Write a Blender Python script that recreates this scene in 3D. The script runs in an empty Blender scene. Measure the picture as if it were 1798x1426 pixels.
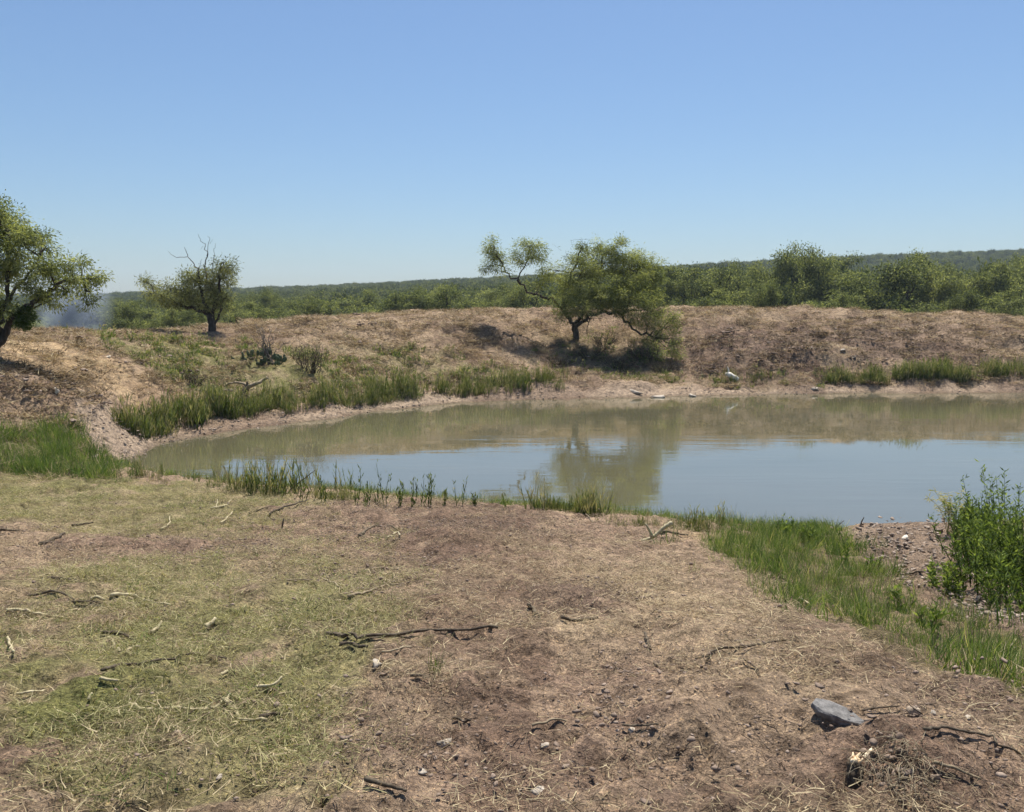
import bpy, math, random
import numpy as np
from mathutils import Vector

random.seed(7)
S = bpy.context.scene
COL = S.collection
R = math.radians

# ------------------------------------------------------------------ camera, sky, sun, exposure
CAM_H = 3.5
F = 1500.0                      # focal length in pixels of a 1798 px wide picture
CX, CY, HOR = 899.0, 713.0, 545.0
PITCH = math.atan((CY - HOR) / F)
cam_d = bpy.data.cameras.new('camera')
cam = bpy.data.objects.new('camera', cam_d)
COL.objects.link(cam)
cam.location = (0, 0, CAM_H)
cam.rotation_euler = (math.pi / 2 - PITCH, 0, 0)
cam_d.sensor_width = 36
cam_d.lens = F / 1798.0 * 36
cam_d.clip_end = 6000
S.camera = cam

SUN_EL, SUN_AZ = R(66), R(14)    # azimuth from +Y towards +X
w = bpy.data.worlds.new('World')
S.world = w
w.use_nodes = True
nt = w.node_tree
sky = nt.nodes.new('ShaderNodeTexSky')
sky.sky_type = 'NISHITA'
sky.sun_disc = False
sky.sun_elevation = SUN_EL
sky.sun_rotation = SUN_AZ
sky.altitude = 2500
sky.air_density = 1.6
sky.dust_density = 5.0
sky.ozone_density = 8.0
bg = nt.nodes['Background']
bg.inputs[1].default_value = 0.066
nt.links.new(sky.outputs[0], bg.inputs[0])

sd = bpy.data.lights.new('sun', 'SUN')
sd.energy = 4.7
sd.angle = R(0.53)
sd.color = (1.0, 0.95, 0.86)
sun = bpy.data.objects.new('sun', sd)
COL.objects.link(sun)
sv = Vector((math.sin(SUN_AZ) * math.cos(SUN_EL), math.cos(SUN_AZ) * math.cos(SUN_EL), math.sin(SUN_EL)))
sun.rotation_euler = sv.to_track_quat('Z', 'Y').to_euler()
sun.location = (20, 80, 120)

S.view_settings.view_transform = 'Standard'
S.view_settings.look = 'None'
S.view_settings.gamma = 1
S.view_settings.use_curve_mapping = False
S.view_settings.exposure = 0.78
S.render.engine = 'CYCLES'
S.cycles.max_bounces = 6
S.cycles.diffuse_bounces = 3
S.cycles.transparent_max_bounces = 8
S.cycles.volume_bounces = 0
S.cycles.use_adaptive_sampling = True
S.cycles.adaptive_threshold = 0.025

# ------------------------------------------------------------------ maths helpers
ca, sa = math.cos(PITCH), math.sin(PITCH)

def ray(px, py):
    a = (px - CX) / F
    b = -(py - CY) / F
    return np.array([a, ca + b * sa, -sa + b * ca])

def at(px, py, d):
    """world point seen at a pixel at depth y = d"""
    r = ray(px, py)
    return np.array([0, 0, CAM_H]) + r * (d / r[1])

def shore(px, py):
    r = ray(px, py)
    return np.array([0, 0, CAM_H]) + r * (-CAM_H / r[2])

def hash2(ix, iy, seed):
    n = (ix.astype(np.int64) * 374761393 + iy.astype(np.int64) * 668265263 + seed * 974634777) & 0x7fffffff
    n = ((n ^ (n >> 13)) * 1274126177) & 0x7fffffff
    n = n ^ (n >> 16)
    return (n & 0xffff) / 65535.0

def vnoise(x, y, seed=0):
    x = np.asarray(x, float); y = np.asarray(y, float)
    ix = np.floor(x); iy = np.floor(y)
    fx = x - ix; fy = y - iy
    fx = fx * fx * fx * (fx * (fx * 6 - 15) + 10); fy = fy * fy * fy * (fy * (fy * 6 - 15) + 10)
    a = hash2(ix, iy, seed); b = hash2(ix + 1, iy, seed)
    c = hash2(ix, iy + 1, seed); d = hash2(ix + 1, iy + 1, seed)
    return (a + (b - a) * fx) * (1 - fy) + (c + (d - c) * fx) * fy

def fbm(x, y, oct=4, seed=0):
    s = 0; amp = 0.5; tot = 0
    for k in range(oct):
        c, sn = math.cos(0.7 * k), math.sin(0.7 * k)
        f = 2.03 ** k
        s = s + amp * vnoise((c * x - sn * y) * f + 17 * k, (sn * x + c * y) * f - 9 * k, seed + k)
        tot += amp; amp *= 0.5
    return s / tot

def sstep(a, b, x):
    t = np.clip((np.asarray(x, float) - a) / (b - a), 0, 1)
    return t * t * (3 - 2 * t)

# ------------------------------------------------------------------ terrain control points (thin plate spline)
CP = []
def cp(p):
    CP.append(p)
far_px = [(215, 815), (255, 792), (330, 772), (440, 753), (560, 739), (700, 719), (830, 706), (960, 701), (1100, 698),
          (1300, 695), (1500, 691), (1700, 691), (1900, 689)]
near_px = [(300, 845), (420, 858), (560, 868), (700, 876), (850, 886), (950, 896), (1080, 906), (1200, 916), (1330, 926),
           (1440, 928), (1530, 919), (1640, 917), (1800, 915), (2050, 912)]
farS = [shore(*p) for p in far_px]
nearS = [shore(*p) for p in near_px]
for p in farS + nearS: cp(p)
for p in farS[2:]: cp(p + np.array([0.35, -1.4, -0.35]))
for p in nearS[1:]: cp(p + np.array([0.1, 1.3, -0.35]))
for x, y, z in [(-4, 21, -.7), (0, 24, -.9), (6, 25, -1), (12, 25, -1), (19, 25, -1), (26.5, 24, -.3), (24, 32, -.5),
                (28.5, 24, .3), (29, 32, .5), (30, 15, .6), (33, 24, 1.6)]:
    cp(np.array([x, y, z]))
# near ground, from under the photographer down to the water
for x, y, z in [(-3, -5, 2.0), (3, -5, 2.0), (0, 0, 1.92), (-3, 2.5, 1.85), (0, 2.7, 1.88), (2.6, 3, 1.82), (-3.5, 5, 1.58), (0, 5, 1.58),
                (2.2, 4.6, 1.62), (-5, 8, 1.12), (0, 8, 1.1), (1.8, 7.6, 1.1), (-6, 11.5, .72), (-2, 11.5, .66), (1, 11, .62), (2.6, 10.2, .6),
                (-9, 12, .8), (-5, 15.2, .36), (-2, 14.2, .34), (0, 13.6, .33), (2.0, 12.9, .32), (-7.6, 16.5, .45),
                (3.6, 11.6, .32), (4.6, 11.4, .2), (6.6, 11.0, .3), (4.8, 8.3, .52), (5.6, 9.4, .42), (3.4, 5.2, 1.2), (4.6, 5.6, 1.1),
                (3.2, 7.2, .85), (7.5, 8, .7), (9, 12, .35), (13, 9, 1.0), (18, 12, .7), (8, 3, 1.6), (-9, 4, 1.9)]:
    cp(np.array([x, y, z]))
# left bank
for px, py, d in [(0, 845, 14.6), (0, 745, 18.6), (100, 745, 19.1), (140, 790, 17.6), (190, 828, 17.4), (160, 720, 20.8), (60, 690, 20.0), (0, 655, 21), (120, 650, 23.5),
                  (0, 600, 24), (-120, 612, 24), (-300, 640, 22.5), (180, 590, 29), (375, 583, 35), (540, 573, 37.5),
                  (220, 700, 24.2), (300, 650, 27.4), (230, 755, 22.4), (430, 690, 28.2), (455, 640, 31), (545, 650, 31.2), (700, 650, 34.4), (620, 690, 31), (700, 563, 40)]:
    cp(at(px, py, d))
# far bank up to its crest
for px, py, d in [(850, 552, 43), (970, 546, 45), (1150, 541, 46), (1300, 541, 46), (1450, 541, 46), (1550, 547, 46), (1700, 553, 46), (1798, 561, 45),
                  (1950, 575, 45), (2200, 590, 44),
                  (900, 650, 36.5), (1050, 655, 37.4), (1013, 598, 41), (1200, 655, 37.8), (1300, 610, 40), (1300, 660, 37.6), (1500, 625, 39),
                  (1500, 660, 37.7), (1700, 630, 39), (1700, 662, 37.7), (1900, 640, 39), (850, 600, 39.3), (1150, 590, 41.8), (1600, 585, 42), (1400, 570, 43.4)]:
    cp(at(px, py, d))
# behind the crest
for x in (-34, -20, -5, 10, 25, 42):
    cp(np.array([x, 54 if x > -15 else 42, 1.3])); cp(np.array([x, 68, 0.4]))
CP = np.array(CP)

def tps_fit(P):
    n = len(P)
    X = P[:, :2] / 10.0
    d2 = ((X[:, None] - X[None]) ** 2).sum(-1)
    K = 0.5 * d2 * np.log(d2 + 1e-12)
    K[np.arange(n), np.arange(n)] = 0.004
    A = np.zeros((n + 3, n + 3))
    A[:n, :n] = K; A[:n, n] = 1; A[:n, n + 1:] = X
    A[n, :n] = 1; A[n + 1:, :n] = X.T
    b = np.zeros(n + 3); b[:n] = P[:, 2]
    return X, np.linalg.solve(A, b)
TX, TW = tps_fit(CP)

RIDGE = np.array([(-400, 520), (0, 518), (170, 516), (420, 506), (600, 500), (830, 489), (1000, 480), (1180, 468), (1400, 455), (1600, 447), (1798, 440), (2300, 430)], float)

def far_ground(x, y):
    px = CX + F * x / np.maximum(y, 30)
    rp = np.interp(px, RIDGE[:, 0], RIDGE[:, 1])
    top = CAM_H + (HOR - rp) / F * 720 - 6.0
    t = sstep(90, 720, y)
    return 0.3 + (top - 0.3) * (0.55 * t + 0.45 * t * t) - 14 * sstep(760, 1500, y)

def tps(x, y):
    x = np.asarray(x, float); y = np.asarray(y, float)
    sh = x.shape
    x = x.ravel() / 10; y = y.ravel() / 10
    out = np.empty_like(x)
    n = len(TX)
    for i in range(0, len(x), 40000):
        a = x[i:i + 40000]; b = y[i:i + 40000]
        d2 = (a[:, None] - TX[None, :, 0]) ** 2 + (b[:, None] - TX[None, :, 1]) ** 2
        out[i:i + 40000] = (0.5 * d2 * np.log(d2 + 1e-12)) @ TW[:n] + TW[n] + TW[n + 1] * a + TW[n + 2] * b
    return out.reshape(sh)

def base_h(x, y):
    x = np.asarray(x, float); y = np.asarray(y, float)
    t = sstep(52, 66, y)
    z = tps(x, np.minimum(y, 70))
    return z * (1 - t) + far_ground(x, y) * t

def ground(px, py, hf=None):
    """first ground point on the line of sight through a pixel"""
    hf = hf or base_h
    r = ray(px, py)
    d = np.geomspace(1.8, 75, 500)
    k = d / r[1]
    x = r[0] * k; y = d; z = CAM_H + r[2] * k
    h = hf(x, y)
    below = np.nonzero(z < h)[0]
    if len(below) == 0:
        i = int(np.argmin(z - h))
        return np.array([x[i], y[i], h[i]])
    i = below[0]
    if i == 0: return np.array([x[0], y[0], h[0]])
    e0 = z[i - 1] - h[i - 1]; e1 = h[i] - z[i]
    t = e0 / (e0 + e1 + 1e-9)
    d1 = d[i - 1] + (d[i] - d[i - 1]) * t
    X = r[0] * d1 / r[1]
    return np.array([X, d1, float(hf(np.array([X]), np.array([d1]))[0])])

# dents and mounds: (px, py, radius across m, radius along m, height m)
BUMPS = []
def bump(px, py, rx, ry, h):
    g = ground(px, py)
    BUMPS.append((g[0], g[1], rx, ry, h))
for b in [(775, 960, .45, .35, .13), (1010, 1060, .32, .28, .10), (1010, 1085, .22, .10, -.05), (200, 962, .55, .3, .10), (350, 990, .4, .2, .07),
          (700, 930, .6, .4, .06), (560, 900, 1.2, .5, .06), (1000, 930, .9, .4, .05), (480, 1045, .2, .14, .07), (840, 1000, .3, .14, -.07),
          (1600, 1355, .14, .18, .06), (1560, 1320, .10, .08, .045), (1525, 1340, .06, .05, -.11), (1500, 1378, .035, .04, -.08), (1650, 1215, .18, .12, .05),
          (1780, 1274, .03, .025, -.06), (1748, 1350, .035, .03, -.06), (1720, 1330, .2, .15, .05),
          (912, 1207, .032, .022, -.06), (970, 1288, .03, .022, -.06), (1017, 1302, .03, .03, -.07), (1030, 1320, .06, .04, .04),
          (128, 1180, .025, .02, -.07), (480, 1265, .05, .03, -.03), (690, 1172, .05, .03, -.04), (865, 1310, .05, .025, -.035),
          (1180, 945, .25, .12, -.06), (1250, 1260, .3, .25, .05), (1240, 1240, .08, .05, -.05), (650, 1385, .3, .2, .03),
          (60, 675, 1.4, .8, .22), (30, 705, 1.2, .5, -.15), (880, 592, 1.3, .7, .35), (870, 600, .8, .4, -.2), (1420, 640, 1.2, .5, -.25),
          (1430, 620, 1.2, .5, .2), (1740, 1080, .22, .12, -.08), (1480, 625, .8, .6, .12), (1340, 670, 1.0, .3, -.1)]:
    bump(*b)
BUMPS = np.array(BUMPS)

def in_poly(x, y, poly):
    ins = np.zeros(x.shape, bool)
    n = len(poly); j = n - 1
    for i in range(n):
        xi, yi = poly[i]; xj, yj = poly[j]
        c = ((yi > y) != (yj > y)) & (x < (xj - xi) * (y - yi) / (yj - yi + 1e-12) + xi)
        ins ^= c; j = i
    return ins

def wpoly(pix):
    return [tuple(ground(*p)[:2]) for p in pix]

# ground zones outlined on the ground
MUD_R = wpoly([(1480, 935), (1560, 924), (1660, 922), (1798, 925), (1860, 1000), (1860, 1120), (1760, 1120), (1690, 1095), (1600, 1030), (1530, 985)])
STRIP = wpoly([(1245, 960), (1310, 932), (1440, 932), (1500, 975), (1600, 1050), (1700, 1110), (1860, 1140), (1880, 1270), (1740, 1222), (1600, 1180), (1500, 1125), (1400, 1060), (1310, 1005)])
GULLY = wpoly([(140, 720), (200, 705), (235, 760), (310, 764), (260, 790), (215, 816), (180, 818), (150, 770)])
LGRASS = wpoly([(-60, 760), (60, 752), (140, 745), (165, 795), (195, 822), (240, 842), (170, 850), (90, 842), (-60, 835)])

def mud_mask(x, y):
    m = (in_poly(x, y, MUD_R) | in_poly(x, y, GULLY)).astype(float)
    return m

def detail(x, y, z0, mud=None):
    near = 1 - sstep(13, 22, y)
    far = sstep(20, 32, y) * (1 - sstep(60, 75, y))
    d = near * ((fbm(x / 1.6, y / 1.6, 3, 3) - .5) * .16 + (fbm(x / .32, y / .32, 3, 11) - .5) * .17
                + np.abs(fbm(x / .17, y / .17, 3, 25) - .5) * .12 * sstep(.42, .62, fbm(x / .9, y / .9, 3, 27))
                + np.abs(fbm(x / .085, y / .085, 2, 21) - .5) * .06)
    d = d + far * ((fbm(x / 3.5, y / 3.5, 4, 5) - .5) * .5 + (fbm(x / .7, y / .7, 3, 15) - .5) * .42)
    d = d + (1 - near) * (1 - sstep(20, 32, y)) * (fbm(x / .6, y / .6, 3, 8) - .5) * .12
    if mud is None: mud = mud_mask(x, y)
    edge = np.exp(-((z0 - .16) / .16) ** 2) * (y > 18) * (y < 45)
    m = np.clip(mud + edge * .7, 0, 1)
    d = d + m * (np.abs(fbm(x / .3, y / .3, 3, 31) - .5) * .34 + np.abs(fbm(x / .11, y / .11, 2, 37) - .5) * .10 * (y < 20) - .06)
    calm = sstep(-.02, .25, np.abs(z0 + .0))         # keep the waterline where it is
    return d * (0.25 + .75 * calm)

def H(x, y):
    x = np.asarray(x, float); y = np.asarray(y, float)
    z0 = base_h(x, y)
    z = z0 + detail(x, y, z0)
    for bx, by, rx, ry, h in BUMPS:
        q = ((x - bx) / rx) ** 2 + ((y - by) / ry) ** 2
        z = z + h * np.exp(-q * .8) * (q < 14)
    return z

# ------------------------------------------------------------------ mesh helpers
def mk(name, V, Fc, mat=None, tint=None, smooth=False, parent=None, link=True, mats=None, mi=None):
    """one mesh object from numpy arrays; Fc is one (n,k) array or a list of such arrays"""
    V = np.ascontiguousarray(V, dtype=np.float32)
    if not isinstance(Fc, list): Fc = [Fc]
    Fc = [np.asarray(f, dtype=np.int32) for f in Fc if len(f)]
    me = bpy.data.meshes.new(name)
    me.vertices.add(len(V)); me.vertices.foreach_set('co', V.ravel())
    loops = np.concatenate([f.ravel() for f in Fc])
    sizes = np.concatenate([np.full(len(f), f.shape[1], np.int32) for f in Fc])
    starts = np.concatenate([[0], np.cumsum(sizes)[:-1]]).astype(np.int32)
    me.loops.add(len(loops)); me.loops.foreach_set('vertex_index', loops)
    me.polygons.add(len(sizes)); me.polygons.foreach_set('loop_start', starts)
    try: me.polygons.foreach_set('loop_total', sizes)
    except Exception: pass
    if smooth: me.polygons.foreach_set('use_smooth', np.ones(len(sizes), bool))
    if tint is not None:
        a = me.attributes.new('tint', 'FLOAT', 'POINT')
        a.data.foreach_set('value', np.ascontiguousarray(tint, dtype=np.float32))
    for m in (mats or ([mat] if mat else [])): me.materials.append(m)
    if mi is not None: me.polygons.foreach_set('material_index', np.asarray(mi, np.int32))
    me.update(calc_edges=True)
    o = bpy.data.objects.new(name, me)
    if link: COL.objects.link(o)
    if parent: o.parent = parent
    return o

def tag(o, label=None, cat=None, group=None, kind=None):
    if label: o['label'] = label
    if cat: o['category'] = cat
    if group: o['group'] = group
    if kind: o['kind'] = kind
    return o

def empty(name, loc):
    o = bpy.data.objects.new(name, None)
    o.empty_display_size = .3
    o.location = loc
    COL.objects.link(o)
    return o

class Geo:
    def __init__(self):
        self.V = []; self.Q = []; self.T = []; self.t = []; self.n = 0
    def add(self, V, Q=None, T=None, tint=.5):
        V = np.asarray(V, float)
        self.V.append(V)
        if Q is not None and len(Q): self.Q.append(np.asarray(Q) + self.n)
        if T is not None and len(T): self.T.append(np.asarray(T) + self.n)
        self.t.append(np.broadcast_to(np.asarray(tint, float), (len(V),)))
        self.n += len(V)
    def build(self, name, mat, **k):
        Fc = []
        if self.Q: Fc.append(np.concatenate(self.Q))
        if self.T: Fc.append(np.concatenate(self.T))
        return mk(name, np.concatenate(self.V), Fc, mat, tint=np.concatenate(self.t), **k)
    def tube(self, pts, rad, n=6, tint=.5, rng=None, rough=0.0):
        pts = np.asarray(pts, float)
        m = len(pts)
        rad = np.broadcast_to(np.asarray(rad, float), (m,))
        tg = np.gradient(pts, axis=0)
        tg /= np.linalg.norm(tg, axis=1, keepdims=True) + 1e-9
        ref = np.array([0.31, 0.22, 0.92]) if abs(tg[0][2]) < .8 else np.array([0.95, .2, .1])
        u = np.cross(tg, ref); u /= np.linalg.norm(u, axis=1, keepdims=True) + 1e-9
        v = np.cross(tg, u)
        a = np.arange(n) * 2 * math.pi / n
        rr = rad[:, None] * np.ones((m, n))
        if rng is not None and rough: rr = rr * (1 + rough * rng.uniform(-1, 1, (m, n)))
        V = pts[:, None] + rr[..., None] * (np.cos(a)[None, :, None] * u[:, None] + np.sin(a)[None, :, None] * v[:, None])
        i = np.arange(m - 1)[:, None] * n; j = np.arange(n)[None]; j2 = (j + 1) % n
        Q = np.stack([i + j, i + j2, i + n + j2, i + n + j], -1).reshape(-1, 4)
        VV = V.reshape(-1, 3)
        T = [[0, k + 1, k] for k in range(1, n - 1)] + [[(m - 1) * n, (m - 1) * n + k, (m - 1) * n + k + 1] for k in range(1, n - 1)]
        self.add(VV, Q, T, tint)

def smooth_line(pts, k=4, rng=None, wob=0.0):
    """Catmull-Rom through the points"""
    P = np.asarray(pts, float)
    if len(P) < 3: P = np.array([P[0], (P[0] + P[-1]) / 2, P[-1]])
    E = np.vstack([2 * P[0] - P[1], P, 2 * P[-1] - P[-2]])
    out = []
    for i in range(1, len(E) - 2):
        p0, p1, p2, p3 = E[i - 1:i + 3]
        for t in np.arange(k) / k:
            out.append(.5 * (2 * p1 + (p2 - p0) * t + (2 * p0 - 5 * p1 + 4 * p2 - p3) * t * t + (3 * p1 - p0 - 3 * p2 + p3) * t ** 3))
    out.append(P[-1])
    out = np.array(out)
    if rng is not None and wob:
        L = np.linalg.norm(P[-1] - P[0])
        out[1:-1] += rng.normal(0, wob * L, (len(out) - 2, 3))
    return out

ICO = None
def ico(sub):
    import bmesh
    bm = bmesh.new(); bmesh.ops.create_icosphere(bm, subdivisions=sub, radius=1)
    V = np.array([v.co[:] for v in bm.verts]); T = np.array([[v.index for v in f.verts] for f in bm.faces])
    bm.free(); return V, T
ICOS = {k: ico(k) for k in (1, 2, 3)}

def lump(sub, size, rng, rough=.25, flat=0.0):
    V, T = ICOS[sub]
    V = V.copy()
    k = rng.normal(0, 1, (6, 3)) * np.array([1.2] * 3)
    ph = rng.uniform(0, 6.28, 6)
    s = 1 + rough * sum(np.sin(V @ k[i] * (1 + i * .55) + ph[i]) / (1 + i * .5) for i in range(6)) * .5
    V *= s[:, None]
    if rough > .5 and sub < 3: V *= (1 + rng.normal(0, .13, len(V)))[:, None]
    for _ in range(4):                       # broken flat faces
        nrm = rng.normal(0, 1, 3); nrm /= np.linalg.norm(nrm)
        dd = V @ nrm; lim = rng.uniform(.55, .85)
        V -= np.maximum(dd - lim, 0)[:, None] * nrm * .85
    if flat: V[:, 2] = np.where(V[:, 2] < -flat, -flat, V[:, 2])
    return V * np.asarray(size), T

def leaves(P, D, L, W, rng, droop=0.0):
    """rhombic leaves at P pointing along D; returns V(4n), Q(n)"""
    n = len(P)
    D = D / (np.linalg.norm(D, axis=1, keepdims=True) + 1e-9)
    r = rng.normal(0, 1, (n, 3))
    s = np.cross(D, r); s /= np.linalg.norm(s, axis=1, keepdims=True) + 1e-9
    nn = np.cross(D, s)
    L = np.broadcast_to(L, (n,))[:, None]; W = np.broadcast_to(W, (n,))[:, None]
    mid = P + D * L * .45
    V = np.stack([P, mid + s * W * .5 + nn * W * .12, P + D * L + np.array([0, 0, -droop]) * L, mid - s * W * .5 + nn * W * .12], 1).reshape(-1, 3)
    return V, np.arange(4 * n).reshape(n, 4)

# ------------------------------------------------------------------ materials
def new_mat(name):
    m = bpy.data.materials.new(name); m.use_nodes = True
    n = m.node_tree.nodes; l = m.node_tree.links
    return m, n, l, n['Principled BSDF'], n['Material Output']

def ramp(n, stops):
    r = n.new('ShaderNodeValToRGB')
    e = r.color_ramp.elements
    e[0].position = stops[0][0]; e[0].color = (*stops[0][1], 1)
    e[1].position = stops[-1][0]; e[1].color = (*stops[-1][1], 1)
    for p, c in stops[1:-1]:
        x = e.new(p); x.color = (*c, 1)
    return r

def noise_node(n, l, scale, detail=4, rough=.6, coord='Object', vec=None):
    t = n.new('ShaderNodeTexNoise')
    t.inputs['Scale'].default_value = scale; t.inputs['Detail'].default_value = detail; t.inputs['Roughness'].default_value = rough
    if vec is None:
        tc = n.new('ShaderNodeTexCoord'); vec = tc.outputs[coord]
    l.new(vec, t.inputs['Vector'])
    return t

def foliage(name, stops, trans=.35, rand=.25, rough=.7, tcol=(1.5, 1.45, .75)):
    m, n, l, b, out = new_mat(name)
    a = n.new('ShaderNodeAttribute'); a.attribute_name = 'tint'
    oi = n.new('ShaderNodeObjectInfo')
    mr = n.new('ShaderNodeMapRange')
    mr.inputs['To Min'].default_value = -rand; mr.inputs['To Max'].default_value = rand
    l.new(oi.outputs['Random'], mr.inputs['Value'])
    ad = n.new('ShaderNodeMath'); ad.operation = 'ADD'
    l.new(a.outputs['Fac'], ad.inputs[0]); l.new(mr.outputs[0], ad.inputs[1])
    r = ramp(n, stops)
    l.new(ad.outputs[0], r.inputs[0])
    l.new(r.outputs[0], b.inputs['Base Color'])
    b.inputs['Roughness'].default_value = rough
    b.inputs['Specular IOR Level'].default_value = .1
    tr = n.new('ShaderNodeBsdfTranslucent')
    mx = n.new('ShaderNodeMix'); mx.data_type = 'RGBA'; mx.blend_type = 'MULTIPLY'; mx.inputs[0].default_value = 1
    l.new(r.outputs[0], mx.inputs[6]); mx.inputs[7].default_value = (*tcol, 1)
    l.new(mx.outputs[2], tr.inputs[0])
    ms = n.new('ShaderNodeMixShader'); ms.inputs[0].default_value = trans
    l.new(b.outputs[0], ms.inputs[1]); l.new(tr.outputs[0], ms.inputs[2])
    l.new(ms.outputs[0], out.inputs[0])
    return m

def solid(name, stops, scale=8, rough=.85, bumpd=.02, stretch=None, spec=.2):
    """noise-coloured rough solid (bark, stone, wood)"""
    m, n, l, b, out = new_mat(name)
    tc = n.new('ShaderNodeTexCoord'); vec = tc.outputs['Object']
    if stretch:
        mp = n.new('ShaderNodeMapping'); mp.inputs['Scale'].default_value = stretch
        l.new(vec, mp.inputs[0]); vec = mp.outputs[0]
    t = noise_node(n, l, scale, 6, .65, vec=vec)
    a = n.new('ShaderNodeAttribute'); a.attribute_name = 'tint'
    ad = n.new('ShaderNodeMath'); ad.operation = 'MULTIPLY_ADD'
    l.new(a.outputs['Fac'], ad.inputs[0]); ad.inputs[1].default_value = .5
    l.new(t.outputs['Fac'], ad.inputs[2])
    sb = n.new('ShaderNodeMath'); sb.operation = 'SUBTRACT'; l.new(ad.outputs[0], sb.inputs[0]); sb.inputs[1].default_value = .25
    r = ramp(n, stops); l.new(sb.outputs[0], r.inputs[0]); l.new(r.outputs[0], b.inputs['Base Color'])
    b.inputs['Roughness'].default_value = rough; b.inputs['Specular IOR Level'].default_value = spec
    bp = n.new('ShaderNodeBump'); bp.inputs['Strength'].default_value = .8; bp.inputs['Distance'].default_value = bumpd
    l.new(t.outputs['Fac'], bp.inputs['Height']); l.new(bp.outputs[0], b.inputs['Normal'])
    return m

M = {}
M['mesquite'] = foliage('mesquite_leaf', [(.0, (.055, .074, .030)), (.5, (.158, .184, .075)), (1., (.36, .375, .175))], .52, .05)
M['grey_mesquite'] = foliage('grey_green_leaf', [(.0, (.060, .072, .038)), (.5, (.165, .180, .090)), (1., (.33, .34, .18))], .50, .05)
M['wood_leaf'] = foliage('woodland_leaf', [(.0, (.034, .046, .025)), (.45, (.115, .138, .066)), (1., (.30, .32, .155))], .48, .14)
M['forest_leaf'] = foliage('far_forest_leaf', [(.0, (.030, .041, .021)), (.5, (.084, .104, .047)), (1., (.175, .19, .085))], .42, .28)
M['weed'] = foliage('weed_leaf', [(.0, (.035, .060, .016)), (.5, (.100, .150, .036)), (1., (.25, .31, .085))], .42, .14)
M['grass'] = foliage('green_grass', [(.0, (.030, .056, .016)), (.5, (.095, .150, .038)), (.85, (.20, .25, .08)), (1., (.38, .35, .18))], .40, .26)
M['reed'] = foliage('reed_leaf', [(.0, (.042, .066, .020)), (.5, (.118, .160, .045)), (.8, (.22, .24, .09)), (1., (.38, .34, .20))], .32, .18)
M['hay'] = foliage('dry_grass', [(.0, (.09, .066, .045)), (.3, (.22, .165, .105)), (.65, (.38, .30, .18)), (1., (.58, .49, .31))], .22, .22, tcol=(1.1, 1.0, .8))
M['lawn'] = foliage('cut_grass', [(.0, (.075, .074, .034)), (.35, (.17, .168, .075)), (.7, (.32, .30, .145)), (1., (.52, .47, .26))], .28, .26)
M['litter'] = foliage('brown_litter', [(.0, (.030, .021, .015)), (.5, (.110, .078, .053)), (1., (.30, .225, .15))], .1, .25)
M['bark'] = solid('dark_bark', [(.2, (.018, .014, .011)), (.5, (.055, .045, .036)), (.8, (.13, .11, .09))], 14, .9, .03, (1, 1, .25))
M['dead_wood'] = solid('grey_dead_wood', [(.2, (.06, .05, .042)), (.8, (.24, .21, .18))], 18, .9, .01)
M['dark_stick'] = solid('dark_stick', [(.2, (.030, .022, .016)), (.5, (.085, .065, .045)), (.8, (.20, .165, .115))], 30, .9, .006)
M['pale_stick'] = solid('pale_peeled_wood', [(.2, (.24, .19, .11)), (.5, (.42, .36, .22)), (.8, (.58, .51, .34))], 25, .7, .004)
M['tan_stick'] = solid('tan_stick', [(.2, (.13, .10, .065)), (.5, (.27, .215, .14)), (.8, (.45, .38, .26))], 25, .8, .004)
M['stone'] = solid('grey_stone', [(.25, (.060, .058, .056)), (.5, (.15, .143, .137)), (.75, (.27, .257, .245))], 22, .85, .012)
M['tan_stone'] = solid('tan_stone', [(.25, (.20, .155, .115)), (.5, (.36, .29, .22)), (.75, (.52, .44, .35))], 30, .9, .006)
M['pale_stone'] = solid('pale_stone', [(.25, (.26, .215, .17)), (.5, (.40, .345, .28)), (.75, (.56, .50, .42))], 30, .85, .006)
M['bone'] = solid('bleached_wood', [(.25, (.46, .40, .31)), (.5, (.66, .60, .50)), (.75, (.80, .76, .68))], 10, .8, .01)
M['clod'] = solid('dirt_clod', [(.2, (.13, .095, .072)), (.5, (.23, .172, .132)), (.8, (.34, .265, .21))], 22, .95, .01)
M['mudclod'] = solid('dry_mud_clod', [(.2, (.13, .10, .082)), (.5, (.28, .22, .175)), (.8, (.42, .345, .28))], 14, .95, .012)
M['cactus'] = solid('cactus_pad', [(.2, (.030, .045, .022)), (.5, (.075, .100, .050)), (.8, (.14, .17, .09))], 10, .6, .004)
M['fracture'] = solid('fresh_broken_wood', [(.2, (.42, .27, .15)), (.5, (.68, .50, .30)), (.8, (.85, .74, .55))], 35, .8, .006)

# ------------------------------------------------------------------ ground sheet with its colour zones
ys = np.concatenate([np.linspace(-10, 1.4, 14), np.geomspace(1.6, 60, 640), np.geomspace(62, 1600, 70)])
NU = 541
us = np.linspace(-1, 1, NU)
us = .8 * us + .2 * us ** 3
hw = np.maximum(.74 * ys + 2.3, 3.6)
GX = us[None] * hw[:, None]; GY = np.repeat(ys[:, None], NU, 1)
GZ = H(GX, GY)
Z0 = base_h(GX, GY)

DIRT = np.array((.265, .187, .145)); STRAW = np.array((.345, .268, .190)); GREEN = np.array((.155, .160, .060)); MUDC = np.array((.34, .268, .21))
MAUVE = np.array((.190, .135, .108)); ORANGE = np.array((.44, .325, .205)); DARK = np.array((.10, .07, .052)); TANB = np.array((.31, .235, .165))
YGREEN = np.array((.235, .215, .110)); WET = np.array((.16, .125, .09))
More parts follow.
